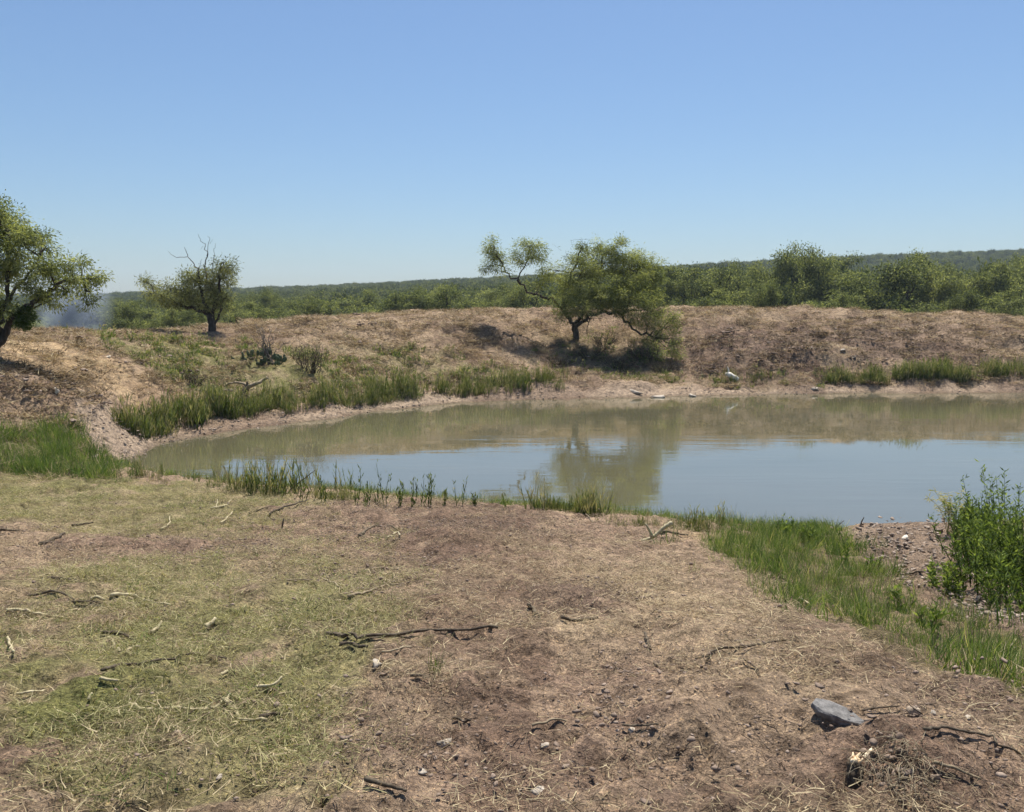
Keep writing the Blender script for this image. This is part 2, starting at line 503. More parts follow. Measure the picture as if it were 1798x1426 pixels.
# colour patches of the ground itself: (px, py, half-width px, half-height px, colour, strength)
PATCH = [
    (300, 1080, 420, 230, YGREEN, .85), (250, 1230, 330, 160, GREEN, .55), (130, 1240, 120, 50, GREEN, .7), (560, 1250, 60, 170, YGREEN, .8), (560, 1390, 60, 60, GREEN, .5),
    (230, 890, 420, 40, YGREEN, .8), (50, 860, 200, 20, GREEN, .6), (120, 1400, 130, 30, DIRT, .22), (300, 1370, 320, 80, YGREEN, .8), (90, 1370, 120, 60, GREEN, .4),
    (240, 965, 120, 22, DIRT, .9), (420, 960, 150, 25, DIRT, .55), (700, 920, 240, 40, DIRT, .95), (770, 965, 90, 30, DIRT, .9), (620, 980, 200, 40, DIRT, .55), (950, 930, 200, 30, DIRT, .7),
    (1010, 1060, 100, 28, MAUVE, .9), (740, 1050, 110, 22, DIRT, .8), (1050, 1200, 250, 60, DIRT, .75), (900, 1340, 280, 70, DIRT, .8), (1300, 1330, 320, 80, MAUVE, .55), (1200, 1260, 140, 50, DIRT, .8),
    (1680, 1240, 140, 30, MAUVE, .8), (1650, 1360, 160, 60, DIRT, .6), (1000, 1120, 130, 25, STRAW, .9), (1180, 1040, 160, 30, STRAW, .8), (820, 1020, 80, 18, STRAW, .7), (1300, 1140, 200, 60, STRAW, .7),
    (1350, 1230, 250, 40, STRAW, .35), (1220, 945, 60, 12, ORANGE, .5), (590, 1100, 160, 60, YGREEN, .4),
    (100, 618, 260, 22, ORANGE, .9), (80, 650, 140, 14, ORANGE, .8), (300, 597, 220, 8, ORANGE, .7), (110, 690, 120, 25, DIRT, .6),
    (250, 640, 110, 20, DIRT, .3), (390, 650, 200, 40, GREEN, .75), (560, 660, 200, 35, GREEN, .55), (330, 665, 60, 18, GREEN, .8), (640, 620, 140, 15, TANB, .7), (720, 640, 120, 30, GREEN, .35),
    (650, 580, 300, 16, TANB, .8), (880, 575, 130, 25, TANB, .7), (900, 620, 70, 16, STRAW, .7), (830, 655, 130, 18, GREEN, .45), (1070, 625, 120, 40, GREEN, .25), (1350, 560, 420, 18, TANB, .75),
    (1350, 620, 190, 35, MAUVE, .95), (1600, 600, 220, 40, MAUVE, .7), (1750, 590, 120, 30, TANB, .4), (1480, 625, 40, 12, STRAW, .8), (1650, 655, 150, 12, GREEN, .45), (1250, 668, 200, 10, GREEN, .25), (1410, 640, 40, 14, DARK, .5),
    (60, 790, 140, 40, GREEN, .9),
]
wx = GX + (fbm(GX / .9, GY / .9, 3, 41) - .5) * np.clip(GY * .06, .2, 2.2); wy = GY + (fbm(GX / .9, GY / .9, 3, 51) - .5) * np.clip(GY * .07, .2, 2.6)
n1 = fbm(GX / .5, GY / .5, 4, 61); n2 = fbm(GX / .12, GY / .12, 3, 63)
C = np.ones(GX.shape + (3,)) * (DIRT * .5 + STRAW * .5)
C[GY > 20] = TANB * .7 + DIRT * .3
grn = np.zeros(GX.shape)
drt = np.zeros(GX.shape)
for px, py, rx, ry, col, st in PATCH:
    g = ground(px, py)
    a = ground(px, py - ry); b = ground(px, py + ry)
    ry_w = max(abs(a[1] - b[1]) * .5, .05); rx_w = rx * g[1] / F
    cy_w = (a[1] + b[1]) * .5
    q = ((wx - g[0]) / rx_w) ** 2 + ((wy - cy_w) / ry_w) ** 2
    wgt = st * (1 - sstep(.25, 1.7, q + (n1 - .5) * 2.6 + (n2 - .5) * 1.6))
    C = C * (1 - wgt[..., None]) + col * wgt[..., None]
    isg = 1.0 if col is GREEN else (.7 if col is YGREEN else 0.0)
    grn = grn * (1 - wgt) + isg * wgt
    isd = 1.0 if (col is DIRT or col is MAUVE or col is DARK) else 0.0
    drt = drt * (1 - wgt) + isd * wgt
mud = mud_mask(wx, wy)
shoreband = np.exp(-(np.maximum(Z0 - .02, 0) / .30) ** 2) * (GY > 17.5)
mm = np.clip(mud + shoreband * .95 * (GY < 48), 0, 1)
C = C * (1 - mm[..., None]) + MUDC * mm[..., None]
strip = in_poly(wx, wy, STRIP) | in_poly(wx, wy, LGRASS)
C[strip] = C[strip] * .3 + GREEN * .7 * .8
wet = 1 - sstep(-.01, .06 + .09 * n1, GZ)
wet = wet * (GY > 17.5) * (GY < 45) + (1 - sstep(-.02, .05, GZ)) * (GY > 8) * (GY <= 17.5)
C = C * (1 - wet[..., None]) + WET * wet[..., None]
ff = sstep(49, 56, GY)
C = C * (1 - ff[..., None]) + np.array((.075, .078, .040)) * ff[..., None]
C *= (.82 + .36 * fbm(GX / .22, GY / .22, 3, 71))[..., None]
dug = sstep(.49, .63, fbm(GX / np.clip(GY * .11, .45, 2.5), GY / np.clip(GY * .11, .45, 2.5), 4, 77)) * (1 - ff) * (1 - .7 * grn)
C = C * (1 - .48 * dug[..., None]) + np.array((.135, .090, .070)) * .48 * dug[..., None]
dry_ = sstep(.58, .72, fbm(GX / .4, GY / .4, 4, 79)) * (1 - ff) * (1 - mm)
C = C * (1 - .35 * dry_[..., None]) + STRAW * 1.25 * .35 * dry_[..., None]

def grid_sample(A, x, y):
    """value of a ground-sheet array at world points"""
    j = np.clip(np.interp(y, ys, np.arange(len(ys))), 0, len(ys) - 1).round().astype(int)
    u = np.clip(np.asarray(x) / hw[j], -1, 1)
    i = np.interp(u, us, np.arange(NU)).round().astype(int)
    return A[j, i]

nr, ncol = GX.shape
idx = np.arange(nr * ncol).reshape(nr, ncol)
Q = np.stack([idx[:-1, :-1], idx[:-1, 1:], idx[1:, 1:], idx[1:, :-1]], -1).reshape(-1, 4)
gm, n, l, b, out = new_mat('ground_soil')
at_n = n.new('ShaderNodeAttribute'); at_n.attribute_name = 'soil'
t1 = noise_node(n, l, 38, 6, .7); t2 = noise_node(n, l, 7, 5, .65)
r1 = ramp(n, [(.28, (.30, .28, .26)), (.45, (.82, .80, .78)), (.6, (1.2, 1.17, 1.1)), (.75, (1.9, 1.82, 1.65))])
l.new(t1.outputs['Fac'], r1.inputs[0])
r2 = ramp(n, [(.30, (.42, .40, .38)), (.48, (.95, .95, .95)), (.7, (1.4, 1.38, 1.34))])
l.new(t2.outputs['Fac'], r2.inputs[0])
m1 = n.new('ShaderNodeMix'); m1.data_type = 'RGBA'; m1.blend_type = 'MULTIPLY'; m1.inputs[0].default_value = 1
m2 = n.new('ShaderNodeMix'); m2.data_type = 'RGBA'; m2.blend_type = 'MULTIPLY'; m2.inputs[0].default_value = 1
l.new(at_n.outputs['Color'], m1.inputs[6]); l.new(r1.outputs[0], m1.inputs[7])
l.new(m1.outputs[2], m2.inputs[6]); l.new(r2.outputs[0], m2.inputs[7])
t3 = noise_node(n, l, 95, 3, .6)
r3 = ramp(n, [(.30, (.32, .29, .27)), (.40, (.9, .9, .9)), (.60, (1.05, 1.04, 1.0)), (.70, (2.1, 1.95, 1.6))])
l.new(t3.outputs['Fac'], r3.inputs[0])
m4 = n.new('ShaderNodeMix'); m4.data_type = 'RGBA'; m4.blend_type = 'MULTIPLY'; m4.inputs[0].default_value = 1
l.new(m2.outputs[2], m4.inputs[6]); l.new(r3.outputs[0], m4.inputs[7])
l.new(m4.outputs[2], b.inputs['Base Color'])
b.inputs['Roughness'].default_value = .95; b.inputs['Specular IOR Level'].default_value = .1
bp = n.new('ShaderNodeBump'); bp.inputs['Strength'].default_value = 1; bp.inputs['Distance'].default_value = .035
l.new(t1.outputs['Fac'], bp.inputs['Height'])
bp2 = n.new('ShaderNodeBump'); bp2.inputs['Strength'].default_value = .9; bp2.inputs['Distance'].default_value = .08
l.new(t2.outputs['Fac'], bp2.inputs['Height']); l.new(bp.outputs[0], bp2.inputs['Normal'])
l.new(bp2.outputs[0], b.inputs['Normal'])
g_o = mk('ground', np.stack([GX, GY, GZ], -1).reshape(-1, 3), Q, gm, smooth=True)
ca_ = g_o.data.attributes.new('soil', 'FLOAT_COLOR', 'POINT')
ca_.data.foreach_set('color', np.concatenate([C.reshape(-1, 3), np.ones((nr * ncol, 1))], 1).astype(np.float32).ravel())
tag(g_o, 'bare brown earth and cut dry grass around a muddy pond', 'ground', kind='structure')

# ------------------------------------------------------------------ water
wm, n, l, b, out = new_mat('muddy_water')
tc = n.new('ShaderNodeTexCoord')
mp = n.new('ShaderNodeMapping'); mp.inputs['Scale'].default_value = (.45, 1.9, 1); l.new(tc.outputs['Object'], mp.inputs[0])
wn = noise_node(n, l, 2.2, 4, .55, vec=mp.outputs[0])
wn2 = noise_node(n, l, .35, 3, .5, vec=mp.outputs[0])
wr = ramp(n, [(.44, (.02, .02, .02)), (.62, (1, 1, 1))]); l.new(wn2.outputs['Fac'], wr.inputs[0])
mul = n.new('ShaderNodeMath'); mul.operation = 'MULTIPLY'; l.new(wn.outputs['Fac'], mul.inputs[0]); l.new(wr.outputs[0], mul.inputs[1])
wb = n.new('ShaderNodeBump'); wb.inputs['Strength'].default_value = .42; wb.inputs['Distance'].default_value = .009
l.new(mul.outputs[0], wb.inputs['Height']); l.new(wb.outputs[0], b.inputs['Normal'])
cn = noise_node(n, l, .25, 3, .5)
cr = ramp(n, [(.3, (.098, .092, .052)), (.7, (.118, .108, .066))]); l.new(cn.outputs['Fac'], cr.inputs[0])
l.new(cr.outputs[0], b.inputs['Base Color'])
b.inputs['Roughness'].default_value = .03; b.inputs['IOR'].default_value = 2.6
px_, py_ = np.meshgrid(np.linspace(-12, 31, 44), np.linspace(12.5, 39.5, 28))
pi_ = np.arange(px_.size).reshape(px_.shape)
pond = mk('pond_water', np.stack([px_, py_, np.zeros_like(px_)], -1).reshape(-1, 3),
          np.stack([pi_[:-1, :-1], pi_[:-1, 1:], pi_[1:, 1:], pi_[1:, :-1]], -1).reshape(-1, 4), wm)
tag(pond, 'still muddy pond mirroring the bank and the sky', 'water', kind='structure')

# ------------------------------------------------------------------ trees
def crown_geo(lobes, rng, clump_density, per, L, W, spread, droop=.7, shell=2.2):
    """lobes: list of (centre, radii). Leaf clumps spread through each lobe's volume."""
    Vs, Qs, ts, cen = [], [], [], []
    nv = 0
    for c, r in lobes:
        c = np.asarray(c); r = np.asarray(r)
        k = max(4, int(clump_density * (r[0] * r[1] + r[1] * r[2] + r[0] * r[2]) / 3))
        d = rng.normal(0, 1, (k, 3)); d /= np.linalg.norm(d, axis=1, keepdims=True)
        rad = rng.uniform(0, 1, k) ** (1 / shell)
        rad *= rng.uniform(.72, 1.25, k)
        cc = c + d * rad[:, None] * r
        cen.append(cc)
        ct = rng.uniform(.15, .85, k)
        m = rng.poisson(per, k) + 2
        ii = np.repeat(np.arange(k), m)
        off = rng.normal(0, 1, (len(ii), 3)) * spread * np.array([1.15, 1.15, .8])
        P = cc[ii] + off
        D = off / spread * .5 + d[ii] * .6 + rng.normal(0, .6, (len(ii), 3)) + np.array([0, 0, -droop])
        n_ = len(ii)
        V, Q_ = leaves(P, D, L * rng.uniform(.6, 1.3, n_), W * rng.uniform(.7, 1.3, n_), rng)
        t = np.clip(ct[ii] + rng.normal(0, .13, n_), 0, 1)
        Vs.append(V); Qs.append(Q_ + nv); ts.append(np.repeat(t, 4)); nv += len(V)
    return np.concatenate(Vs), np.concatenate(Qs), np.concatenate(ts), cen

def limb(g, pts, r0, r1, rng, n=7, wob=.012):
    P = smooth_line(pts, 5, rng, wob)
    g.tube(P, np.linspace(r0, r1, len(P)), n, tint=rng.uniform(.35, .6), rng=rng, rough=.12)
    return P

TRK = .8
def pix_tree(name, label, cat, base_px, d, lobes_px, limbs_px, leafmat, seed, dens, per, L, W, spread, dead_px=(), droop=.7, twigs=.5, group=None):
    rng = np.random.default_rng(seed)
    bx = at(base_px[0], base_px[1], d)
    bx[2] = float(H(np.array([bx[0]]), np.array([bx[1]]))[0]) - .05
    root = empty(name, bx)
    tag(root, label, cat, group)
    s = d / F
    lobes = []
    for k, lb in enumerate(lobes_px):
        px, py, rx, ry = lb[:4]
        dd = lb[4] if len(lb) > 4 else rng.uniform(-.5, .5)
        c = at(px, py, d + dd) - bx
        lobes.append((c, (rx * s * .94, max(rx, ry) * s * .9, ry * s * .94)))
    V, Q_, t, cen = crown_geo(lobes, rng, dens, per, L, W, spread, droop)
    mk('crown', V, Q_, leafmat, tint=t, parent=root)
    g = Geo()
    lines = []
    for pts, r0, r1 in limbs_px:
        PP = [at(p[0], p[1], d + (p[2] if len(p) > 2 else 0)) - bx for p in pts]
        lines.append(limb(g, PP, r0 * TRK, r1, rng))
    allp = np.concatenate(lines)
    for (c, r), cc in zip(lobes, cen):            # secondary limbs out into each lobe and twigs to its clumps
        j = np.argmin(((allp - c) ** 2).sum(1) + 2.0 * np.maximum(0, allp[:, 2] - c[2]) ** 2)
        st = allp[j]
        ln = np.linalg.norm(c - st)
        P = limb(g, [st, (st + c) / 2 + rng.normal(0, .08 * ln + .02, 3) + np.array([0, 0, .06 * ln]), c], .02 + .014 * ln, .014, rng, 5)
        for q in cc[rng.permutation(len(cc))[:int(len(cc) * twigs) + 1]]:
            a = P[rng.integers(len(P) // 2, len(P))]
            g.tube(smooth_line([a, (a + q) / 2 + rng.normal(0, .05, 3), q], 2), [.012, .010, .007, .005, .004], 3, tint=.4)
    g.build('trunk', M['bark'], parent=root)
    if dead_px:
        g2 = Geo()
        for pts, r0, r1 in dead_px:
            limb(g2, [at(p[0], p[1], d + (p[2] if len(p) > 2 else 0)) - bx for p in pts], r0 * .6, r1 * .7, rng, 5, .02)
        o = g2.build('dead_branch', M['dead_wood'], parent=root)
        o['label'] = 'bare dead grey branches sticking out above the crown'
    return root

# the mesquite in the middle of the far bank
pix_tree('mesquite_tree', 'spreading yellow-green mesquite leaning over the far bank in the middle', 'tree', (1012, 600), 41.0,
    [(868, 432, 20, 20), (876, 452, 20, 16), (856, 468, 11, 13), (928, 432, 22, 20), (938, 452, 26, 18), (962, 474, 15, 20), (905, 455, 12, 12), (880, 478, 14, 9), (950, 500, 14, 14),
     (1028, 487, 46, 42, -.4), (1056, 462, 50, 34, .3), (1105, 470, 42, 36, .2), (1125, 462, 26, 24, .8), (1142, 494, 30, 38, .5), (1000, 520, 30, 26, -.8), (1060, 515, 45, 30, -1.0), (1095, 523, 46, 34, -.9),
     (1140, 540, 34, 28, -.5), (1160, 560, 15, 12, -1.0), (1178, 572, 10, 14, -1.3), (1164, 588, 14, 12, -1.4), (1186, 594, 8, 14, -1.6), (1148, 606, 11, 9, -1.9), (1176, 613, 12, 10, -2.0), (1138, 594, 8, 9, -1.5), (1190, 622, 7, 9, -2.1), (1155, 622, 8, 7, -2.3), (1053, 428, 9, 12), (1086, 431, 17, 13), (1070, 440, 22, 12), (1023, 432, 5, 6), (1012, 458, 18, 18), (990, 495, 16, 22),
     (1120, 500, 34, 30, -.6), (1135, 520, 30, 24, .4), (1150, 470, 14, 14, .5), (1010, 548, 14, 9, -1.2), (1045, 544, 16, 10, -1.4), (1085, 546, 16, 12, -1.3), (1112, 554, 14, 12, -1.4), (1134, 564, 12, 14, -1.4), (1150, 575, 10, 14, -1.3), (985, 545, 10, 20, -1), (1020, 540, 30, 14, -1.2), (1185, 560, 8, 16, -1.3)],
    [([(1012, 604), (1011, 586), (1008, 570)], .20, .15), ([(1008, 572), (998, 556), (988, 543), (992, 520), (1005, 480), (1020, 440)], .13, .03),
     ([(1009, 572), (1020, 555), (1030, 530, .3), (1050, 490, .4), (1058, 450, .3)], .13, .03),
     ([(1010, 575), (1040, 552, -.4), (1080, 549, -.8), (1102, 568, -1), (1124, 586, -1.2), (1150, 592, -1.4)], .11, .035),
     ([(1024, 545), (1060, 520, .3), (1100, 490, .3), (1125, 465, .6)], .09, .02),
     ([(994, 550), (964, 523), (938, 519), (913, 498), (892, 480), (877, 457), (868, 434)], .085, .018),
     ([(914, 499), (911, 485), (926, 458), (930, 434)], .05, .014), ([(1040, 552, -.4), (1031, 575, -.8), (1031, 590, -1)], .03, .015), ([(1085, 552, -.8), (1110, 545, -.9), (1140, 545, -.7)], .06, .02)],
    M['mesquite'], 5, 56, 92, .13, .024, .125, dead_px=[([(1023, 450), (1022, 420)], .012, .006), ([(1001, 422), (1020, 421), (1037, 420)], .009, .006), ([(1030, 440), (1033, 422)], .014, .008), ([(1008, 440), (1003, 423)], .008, .005), ([(995, 450), (993, 440)], .012, .006), ([(986, 440), (970, 428)], .008, .004)])

# small tree with dead top on the left
pix_tree('mesquite_tree', 'small grey-green leaning tree with dead bare branches on top, on the left crest', 'tree', (372, 586), 34.8,
    [(381, 482, 24, 28), (393, 464, 13, 15), (399, 488, 12, 22), (350, 498, 34, 24), (372, 510, 30, 22), (310, 506, 28, 18), (330, 520, 25, 14), (268, 505, 14, 13), (282, 521, 22, 11), (384, 526, 22, 18), (252, 493, 4, 8), (262, 514, 10, 8), (405, 470, 6, 8), (345, 485, 22, 10), (350, 534, 20, 10), (392, 544, 12, 14), (318, 532, 22, 9), (296, 534, 14, 8), (360, 540, 12, 9), (398, 520, 10, 14)],
    [([(374, 588), (373, 570), (368, 552)], .20, .15), ([(369, 556), (352, 545), (325, 538), (293, 524), (268, 508)], .13, .025), ([(370, 555), (378, 535), (384, 505), (386, 470)], .13, .025), ([(368, 556), (358, 530), (350, 500), (349, 480)], .10, .03), ([(376, 570), (386, 550), (392, 525)], .07, .02)],
    M['grey_mesquite'], 9, 70, 76, .12, .026, .125,
    dead_px=[([(350, 490), (348, 474), (340, 463), (330, 450), (324, 434)], .05, .012), ([(328, 451), (307, 451), (295, 441)], .022, .006), ([(349, 474), (354, 455)], .022, .008), ([(362, 490), (362, 464), (362, 445), (357, 429), (348, 411)], .045, .008), ([(363, 450), (368, 421), (364, 414)], .02, .006), ([(372, 480), (376, 453), (378, 427)], .03, .008), ([(357, 432), (352, 438)], .01, .005), ([(368, 428), (374, 420)], .008, .004)])

# big tree cut by the left edge
pix_tree('mesquite_tree', 'large green mesquite cut off by the left edge of the picture', 'tree', (-14, 622), 22.5,
    [(-45, 410, 70, 60), (-100, 450, 60, 60), (12, 395, 34, 38), (-5, 372, 22, 24), (38, 420, 36, 26), (72, 420, 18, 18), (30, 455, 45, 30), (75, 470, 34, 22), (88, 440, 14, 14), (100, 490, 26, 24), (120, 470, 18, 14), (140, 462, 10, 10), (128, 490, 14, 14), (160, 488, 14, 15), (150, 512, 11, 16), (156, 535, 6, 14), (72, 512, 36, 20), (95, 525, 20, 12), (-20, 500, 40, 40), (-80, 530, 50, 40), (5, 545, 18, 18), (5, 480, 26, 20), (118, 515, 9, 12), (48, 500, 20, 14), (175, 488, 6, 6)],
    [([(-14, 626), (-4, 606), (14, 576), (34, 548), (68, 526), (105, 500), (150, 490)], .15, .03), ([(-10, 618), (-4, 590), (0, 560), (12, 520), (18, 460), (14, 410)], .12, .03), ([(16, 528), (24, 510), (44, 488), (70, 450)], .07, .02), ([(-8, 600), (-40, 540), (-60, 470), (-60, 420)], .12, .03), ([(150, 490), (150, 515), (154, 540)], .02, .008), ([(40, 545), (60, 540), (90, 528)], .04, .015)],
    M['mesquite'], 13, 96, 90, .105, .024, .10)
mp_ = at(46, 556, 22.4)
rng = np.random.default_rng(77)
V, Q_, t, _ = crown_geo([((0, 0, 0), (.24, .24, .24)), ((-.15, 0, -.2), (.15, .15, .15))], rng, 900, 24, .07, .03, .04, .2)
mist = mk('mistletoe_clump', V, Q_, M['weed'], tint=t * .2)
mist.location = mp_
tag(mist, 'dark dense mistletoe clump hanging in the left-edge tree', 'mistletoe')

# woodland trees behind the crest: a few kinds, then copies
def wood_kind(seed, h, rx, n_lobes, trunk_show):
    rng = np.random.default_rng(seed)
    lobes = []
    nm = max(5, n_lobes // 4)
    for k in range(nm):                       # main boughs, each carrying a handful of smaller lobes
        a = k * 2.4 + rng.uniform(-.5, .5); q = rng.uniform(.15, .8)
        zm = rng.uniform(.42 if trunk_show else .25, .93) * h * (1.03 - .32 * q)
        mc = np.array([math.cos(a) * q * rx * .8, math.sin(a) * q * rx * .8, zm])
        for _ in range(5):
            r = rng.uniform(.10, .25) * rx
            c = mc + rng.normal(0, 1, 3) * np.array([.20, .20, .13]) * rx
            c[2] = min(max(c[2], .15 * h), .97 * h)
            lobes.append((c, (r * 1.2, r * 1.2, r * .8)))
    V, Q_, t, cen = crown_geo(lobes, rng, 24, 76, .125, .065, .19, .45)
    V[:, 2] = np.maximum(V[:, 2], .05)
    root = empty('scrub_tree', (0, 0, 0))
    mk('crown', V, Q_, M['wood_leaf'], tint=t, parent=root)
    g = Geo()
    for k in range(3 if trunk_show else 2):
        c = np.array(lobes[int(rng.integers(len(lobes)))][0])
        limb(g, [(0, 0, -.4), c * np.array([.35, .35, .0]) + np.array([0, 0, .22 * h]), c * np.array([.7, .7, .7]), c], .13, .03, rng, 6, .02)
    for (c, r) in lobes:
        limb(g, [(0, 0, .25 * h), np.array(c) * .6, c], .06, .02, rng, 4, .03)
    g.build('trunk', M['bark'], parent=root)
    return root

KIND = [wood_kind(101, 5.2, 2.6, 30, False), wood_kind(102, 5.2, 2.2, 26, False), wood_kind(103, 5.2, 3.0, 32, False), wood_kind(104, 5.2, 1.6, 18, True), wood_kind(105, 5.2, 2.9, 26, True), wood_kind(106, 5.2, 3.2, 36, False)]
KUSED = [False] * len(KIND)

def copy_tree(root):
    r = root.copy(); COL.objects.link(r)
    for ch in root.children:
        c = ch.copy(); COL.objects.link(c); c.parent = r
    return r

def wood_tree(kind, px, top, d, wide, label, group=None):
    """top: picture row its crown reaches; wide: half width in px"""
    p = at(px, top, d)
    gz = float(H(np.array([p[0]]), np.array([d]))[0])
    o = KIND[kind] if not KUSED[kind] else copy_tree(KIND[kind])
    KUSED[kind] = True
    o.location = (p[0], d, gz - .1)
    hz = (p[2] - gz) / 4.75
    base_rx = (2.6, 2.2, 3.0, 1.6, 2.9, 3.2)[kind]
    sx = wide * 1.75 * d / F / base_rx
    o.scale = (sx, sx, hz)
    o.rotation_euler[2] = (px * .37) % 6.28
    for k_ in ('label', 'category', 'group'):
        if k_ in o: del o[k_]
    tag(o, label, 'tree', group)
    return o

WR = 'woodland behind the right bank'
for k, px, top, d, wd, lab in [
    (0, 1195, 468, 82, 34, 'green tree just right of the centre mesquite, behind the crest'),
    (2, 1255, 441, 84, 42, 'broad rounded tree standing above the crest, second right of the centre mesquite'),
    (3, 1317, 448, 92, 10, 'thin spindly treetop left of the tallest ragged tree'),
    (4, 1362, 420, 88, 38, 'tallest ragged tree poking above the woodland right of the centre mesquite'),
    (1, 1310, 472, 80, 30, 'low tree filling the dip left of the tallest ragged tree'),
    (5, 1440, 447, 80, 48, 'round-topped tree right of the tallest ragged tree'),
    (1, 1405, 450, 90, 22, 'narrow tree tucked behind the shoulder of the tallest ragged tree'),
    (4, 1548, 441, 72, 58, 'big dome-shaped tree with dark trunks showing on the crest'),
    (0, 1495, 485, 78, 30, 'small tree left of the big dome-shaped tree'),
    (5, 1625, 455, 78, 46, 'broad tree right of the big dome-shaped tree'),
    (2, 1690, 462, 76, 38, 'yellowish tree third from the right edge of the woodland'),
    (0, 1742, 462, 74, 36, 'yellow-green tree second from the right edge of the woodland'),
    (4, 1800, 428, 80, 34, 'tall tree cut by the right edge above the woodland'),
    (3, 1478, 478, 95, 14, 'dark thin treetop behind the gap left of the big dome-shaped tree'),
    (1, 1790, 490, 68, 34, 'bushy tree at the right edge under the tall cut-off tree')]:
    wood_tree(k, px, top, d, wd, lab, WR)
for k, px, top, d, wd, lab in [
    (2, 1215, 505, 66, 32, 'low bright shrub at the crest, nearest right of the centre mesquite'),
    (0, 1280, 508, 66, 34, 'low bright shrub at the crest under the broad rounded tree'),
    (5, 1345, 503, 65, 36, 'low bright shrub at the crest under the tallest ragged tree'),
    (2, 1425, 508, 65, 38, 'low pale-green shrub at the crest left of the big dome-shaped tree'),
    (0, 1485, 515, 64, 26, 'small shrub at the crest touching the left side of the dome-shaped tree'),
    (2, 1625, 512, 63, 44, 'wide low shrub at the crest right of the dome-shaped tree'),
    (5, 1700, 515, 62, 36, 'low shrub at the crest between the wide shrub and the right edge'),
    (0, 1770, 522, 60, 34, 'low round shrub at the crest by the right edge')]:
    o = wood_tree(k, px, top, d, wd, lab, 'low shrubs along the right crest'); o['category'] = 'shrub'
LW = [(40, 548, 60, 26), (85, 545, 66, 24), (225, 538, 64, 34), (190, 545, 58, 24), (265, 545, 60, 26), (300, 540, 63, 28), (335, 545, 62, 22), (425, 528, 68, 34), (480, 524, 70, 34), (535, 527, 72, 34), (585, 520, 74, 34), (640, 522, 74, 34),
      (690, 514, 76, 34), (745, 516, 76, 34), (800, 508, 76, 34), (850, 510, 76, 32), (905, 506, 76, 34), (955, 508, 76, 30)]
ORD = ['first', 'second', 'third', 'fourth', 'fifth', 'sixth', 'seventh', 'eighth', 'ninth', 'tenth', 'eleventh']
for i, (px, top, d, wd) in enumerate(LW):
    if px < 100: lab = ['leaf mass low behind the trunk of the left-edge tree', 'low tree seen under the left-edge tree, beside the smoke'][i]
    elif px < 360: lab = '%s low scrub tree from the smoke, before the dead-topped tree' % ORD[i - 2]
    else: lab = '%s tree of the front woodland row between dead-topped tree and centre mesquite' % ORD[i - 7]
    wood_tree([0, 2, 5, 1, 2, 0, 5][i % 7], px, top, d, wd, lab, 'front row of the left woodland')
rng = np.random.default_rng(290)
for i in range(20):
    px = 1175 + i * 33 + rng.uniform(-10, 10)
    wood_tree(int(rng.integers(0, 6)), px, 470 - (px - 1175) * .022 + rng.uniform(-16, 14), rng.uniform(92, 112), rng.uniform(22, 34), 'treetop merging into the woodland mass behind the front trees, right of the centre mesquite', 'second row of the right woodland')
for i in range(22):
    px = 150 + i * 40 + rng.uniform(-12, 12)
    wood_tree(int(rng.integers(0, 6)), px, 527 - (px - 150) * .030 + rng.uniform(-9, 8), rng.uniform(84, 120), rng.uniform(20, 30), 'treetop merging into the woodland mass left of the centre mesquite', 'second row of the left woodland')
for k_ in KUSED: assert k_

# ------------------------------------------------------------------ scattering by geometry nodes (uncountable cover)
def scatter(name, P, rot, scl, idx_, protos, label, cat):
    me = bpy.data.meshes.new(name)
    N = len(P)
    me.vertices.add(N); me.vertices.foreach_set('co', np.ascontiguousarray(P, np.float32).ravel())
    for nm, ty, arr, fld in (('rot', 'FLOAT_VECTOR', rot, 'vector'), ('scl', 'FLOAT_VECTOR', scl, 'vector'), ('pick', 'INT', idx_, 'value')):
        a = me.attributes.new(nm, ty, 'POINT')
        a.data.foreach_set(fld, np.ascontiguousarray(arr, np.int32 if ty == 'INT' else np.float32).ravel())
    o = bpy.data.objects.new(name, me); COL.objects.link(o)
    c = bpy.data.collections.new(name + '_pieces')
    for k, p in enumerate(protos):
        p.name = '%s_piece_%02d' % (name, k); c.objects.link(p)
    ng = bpy.data.node_groups.new(name, 'GeometryNodeTree')
    ng.interface.new_socket('Geometry', in_out='INPUT', socket_type='NodeSocketGeometry')
    ng.interface.new_socket('Geometry', in_out='OUTPUT', socket_type='NodeSocketGeometry')
    gi = ng.nodes.new('NodeGroupInput'); go = ng.nodes.new('NodeGroupOutput')
    ci = ng.nodes.new('GeometryNodeCollectionInfo'); ci.inputs['Collection'].default_value = c
    ci.inputs['Separate Children'].default_value = True; ci.inputs['Reset Children'].default_value = True
    ip = ng.nodes.new('GeometryNodeInstanceOnPoints'); ip.inputs['Pick Instance'].default_value = True
    def na(nm, ty):
        q = ng.nodes.new('GeometryNodeInputNamedAttribute'); q.data_type = ty; q.inputs['Name'].default_value = nm
        return [s for s in q.outputs if s.name == 'Attribute' and s.enabled][0]
    ng.links.new(gi.outputs[0], ip.inputs['Points']); ng.links.new(ci.outputs[0], ip.inputs['Instance'])
    ng.links.new(na('pick', 'INT'), ip.inputs['Instance Index'])
    e2r = ng.nodes.new('FunctionNodeEulerToRotation')
    ng.links.new(na('rot', 'FLOAT_VECTOR'), e2r.inputs[0]); ng.links.new(e2r.outputs[0], ip.inputs['Rotation'])
    ng.links.new(na('scl', 'FLOAT_VECTOR'), ip.inputs['Scale']); ng.links.new(ip.outputs[0], go.inputs[0])
    md = o.modifiers.new('scatter', 'NODES'); md.node_group = ng
    tag(o, label, cat, kind='stuff')
    return o

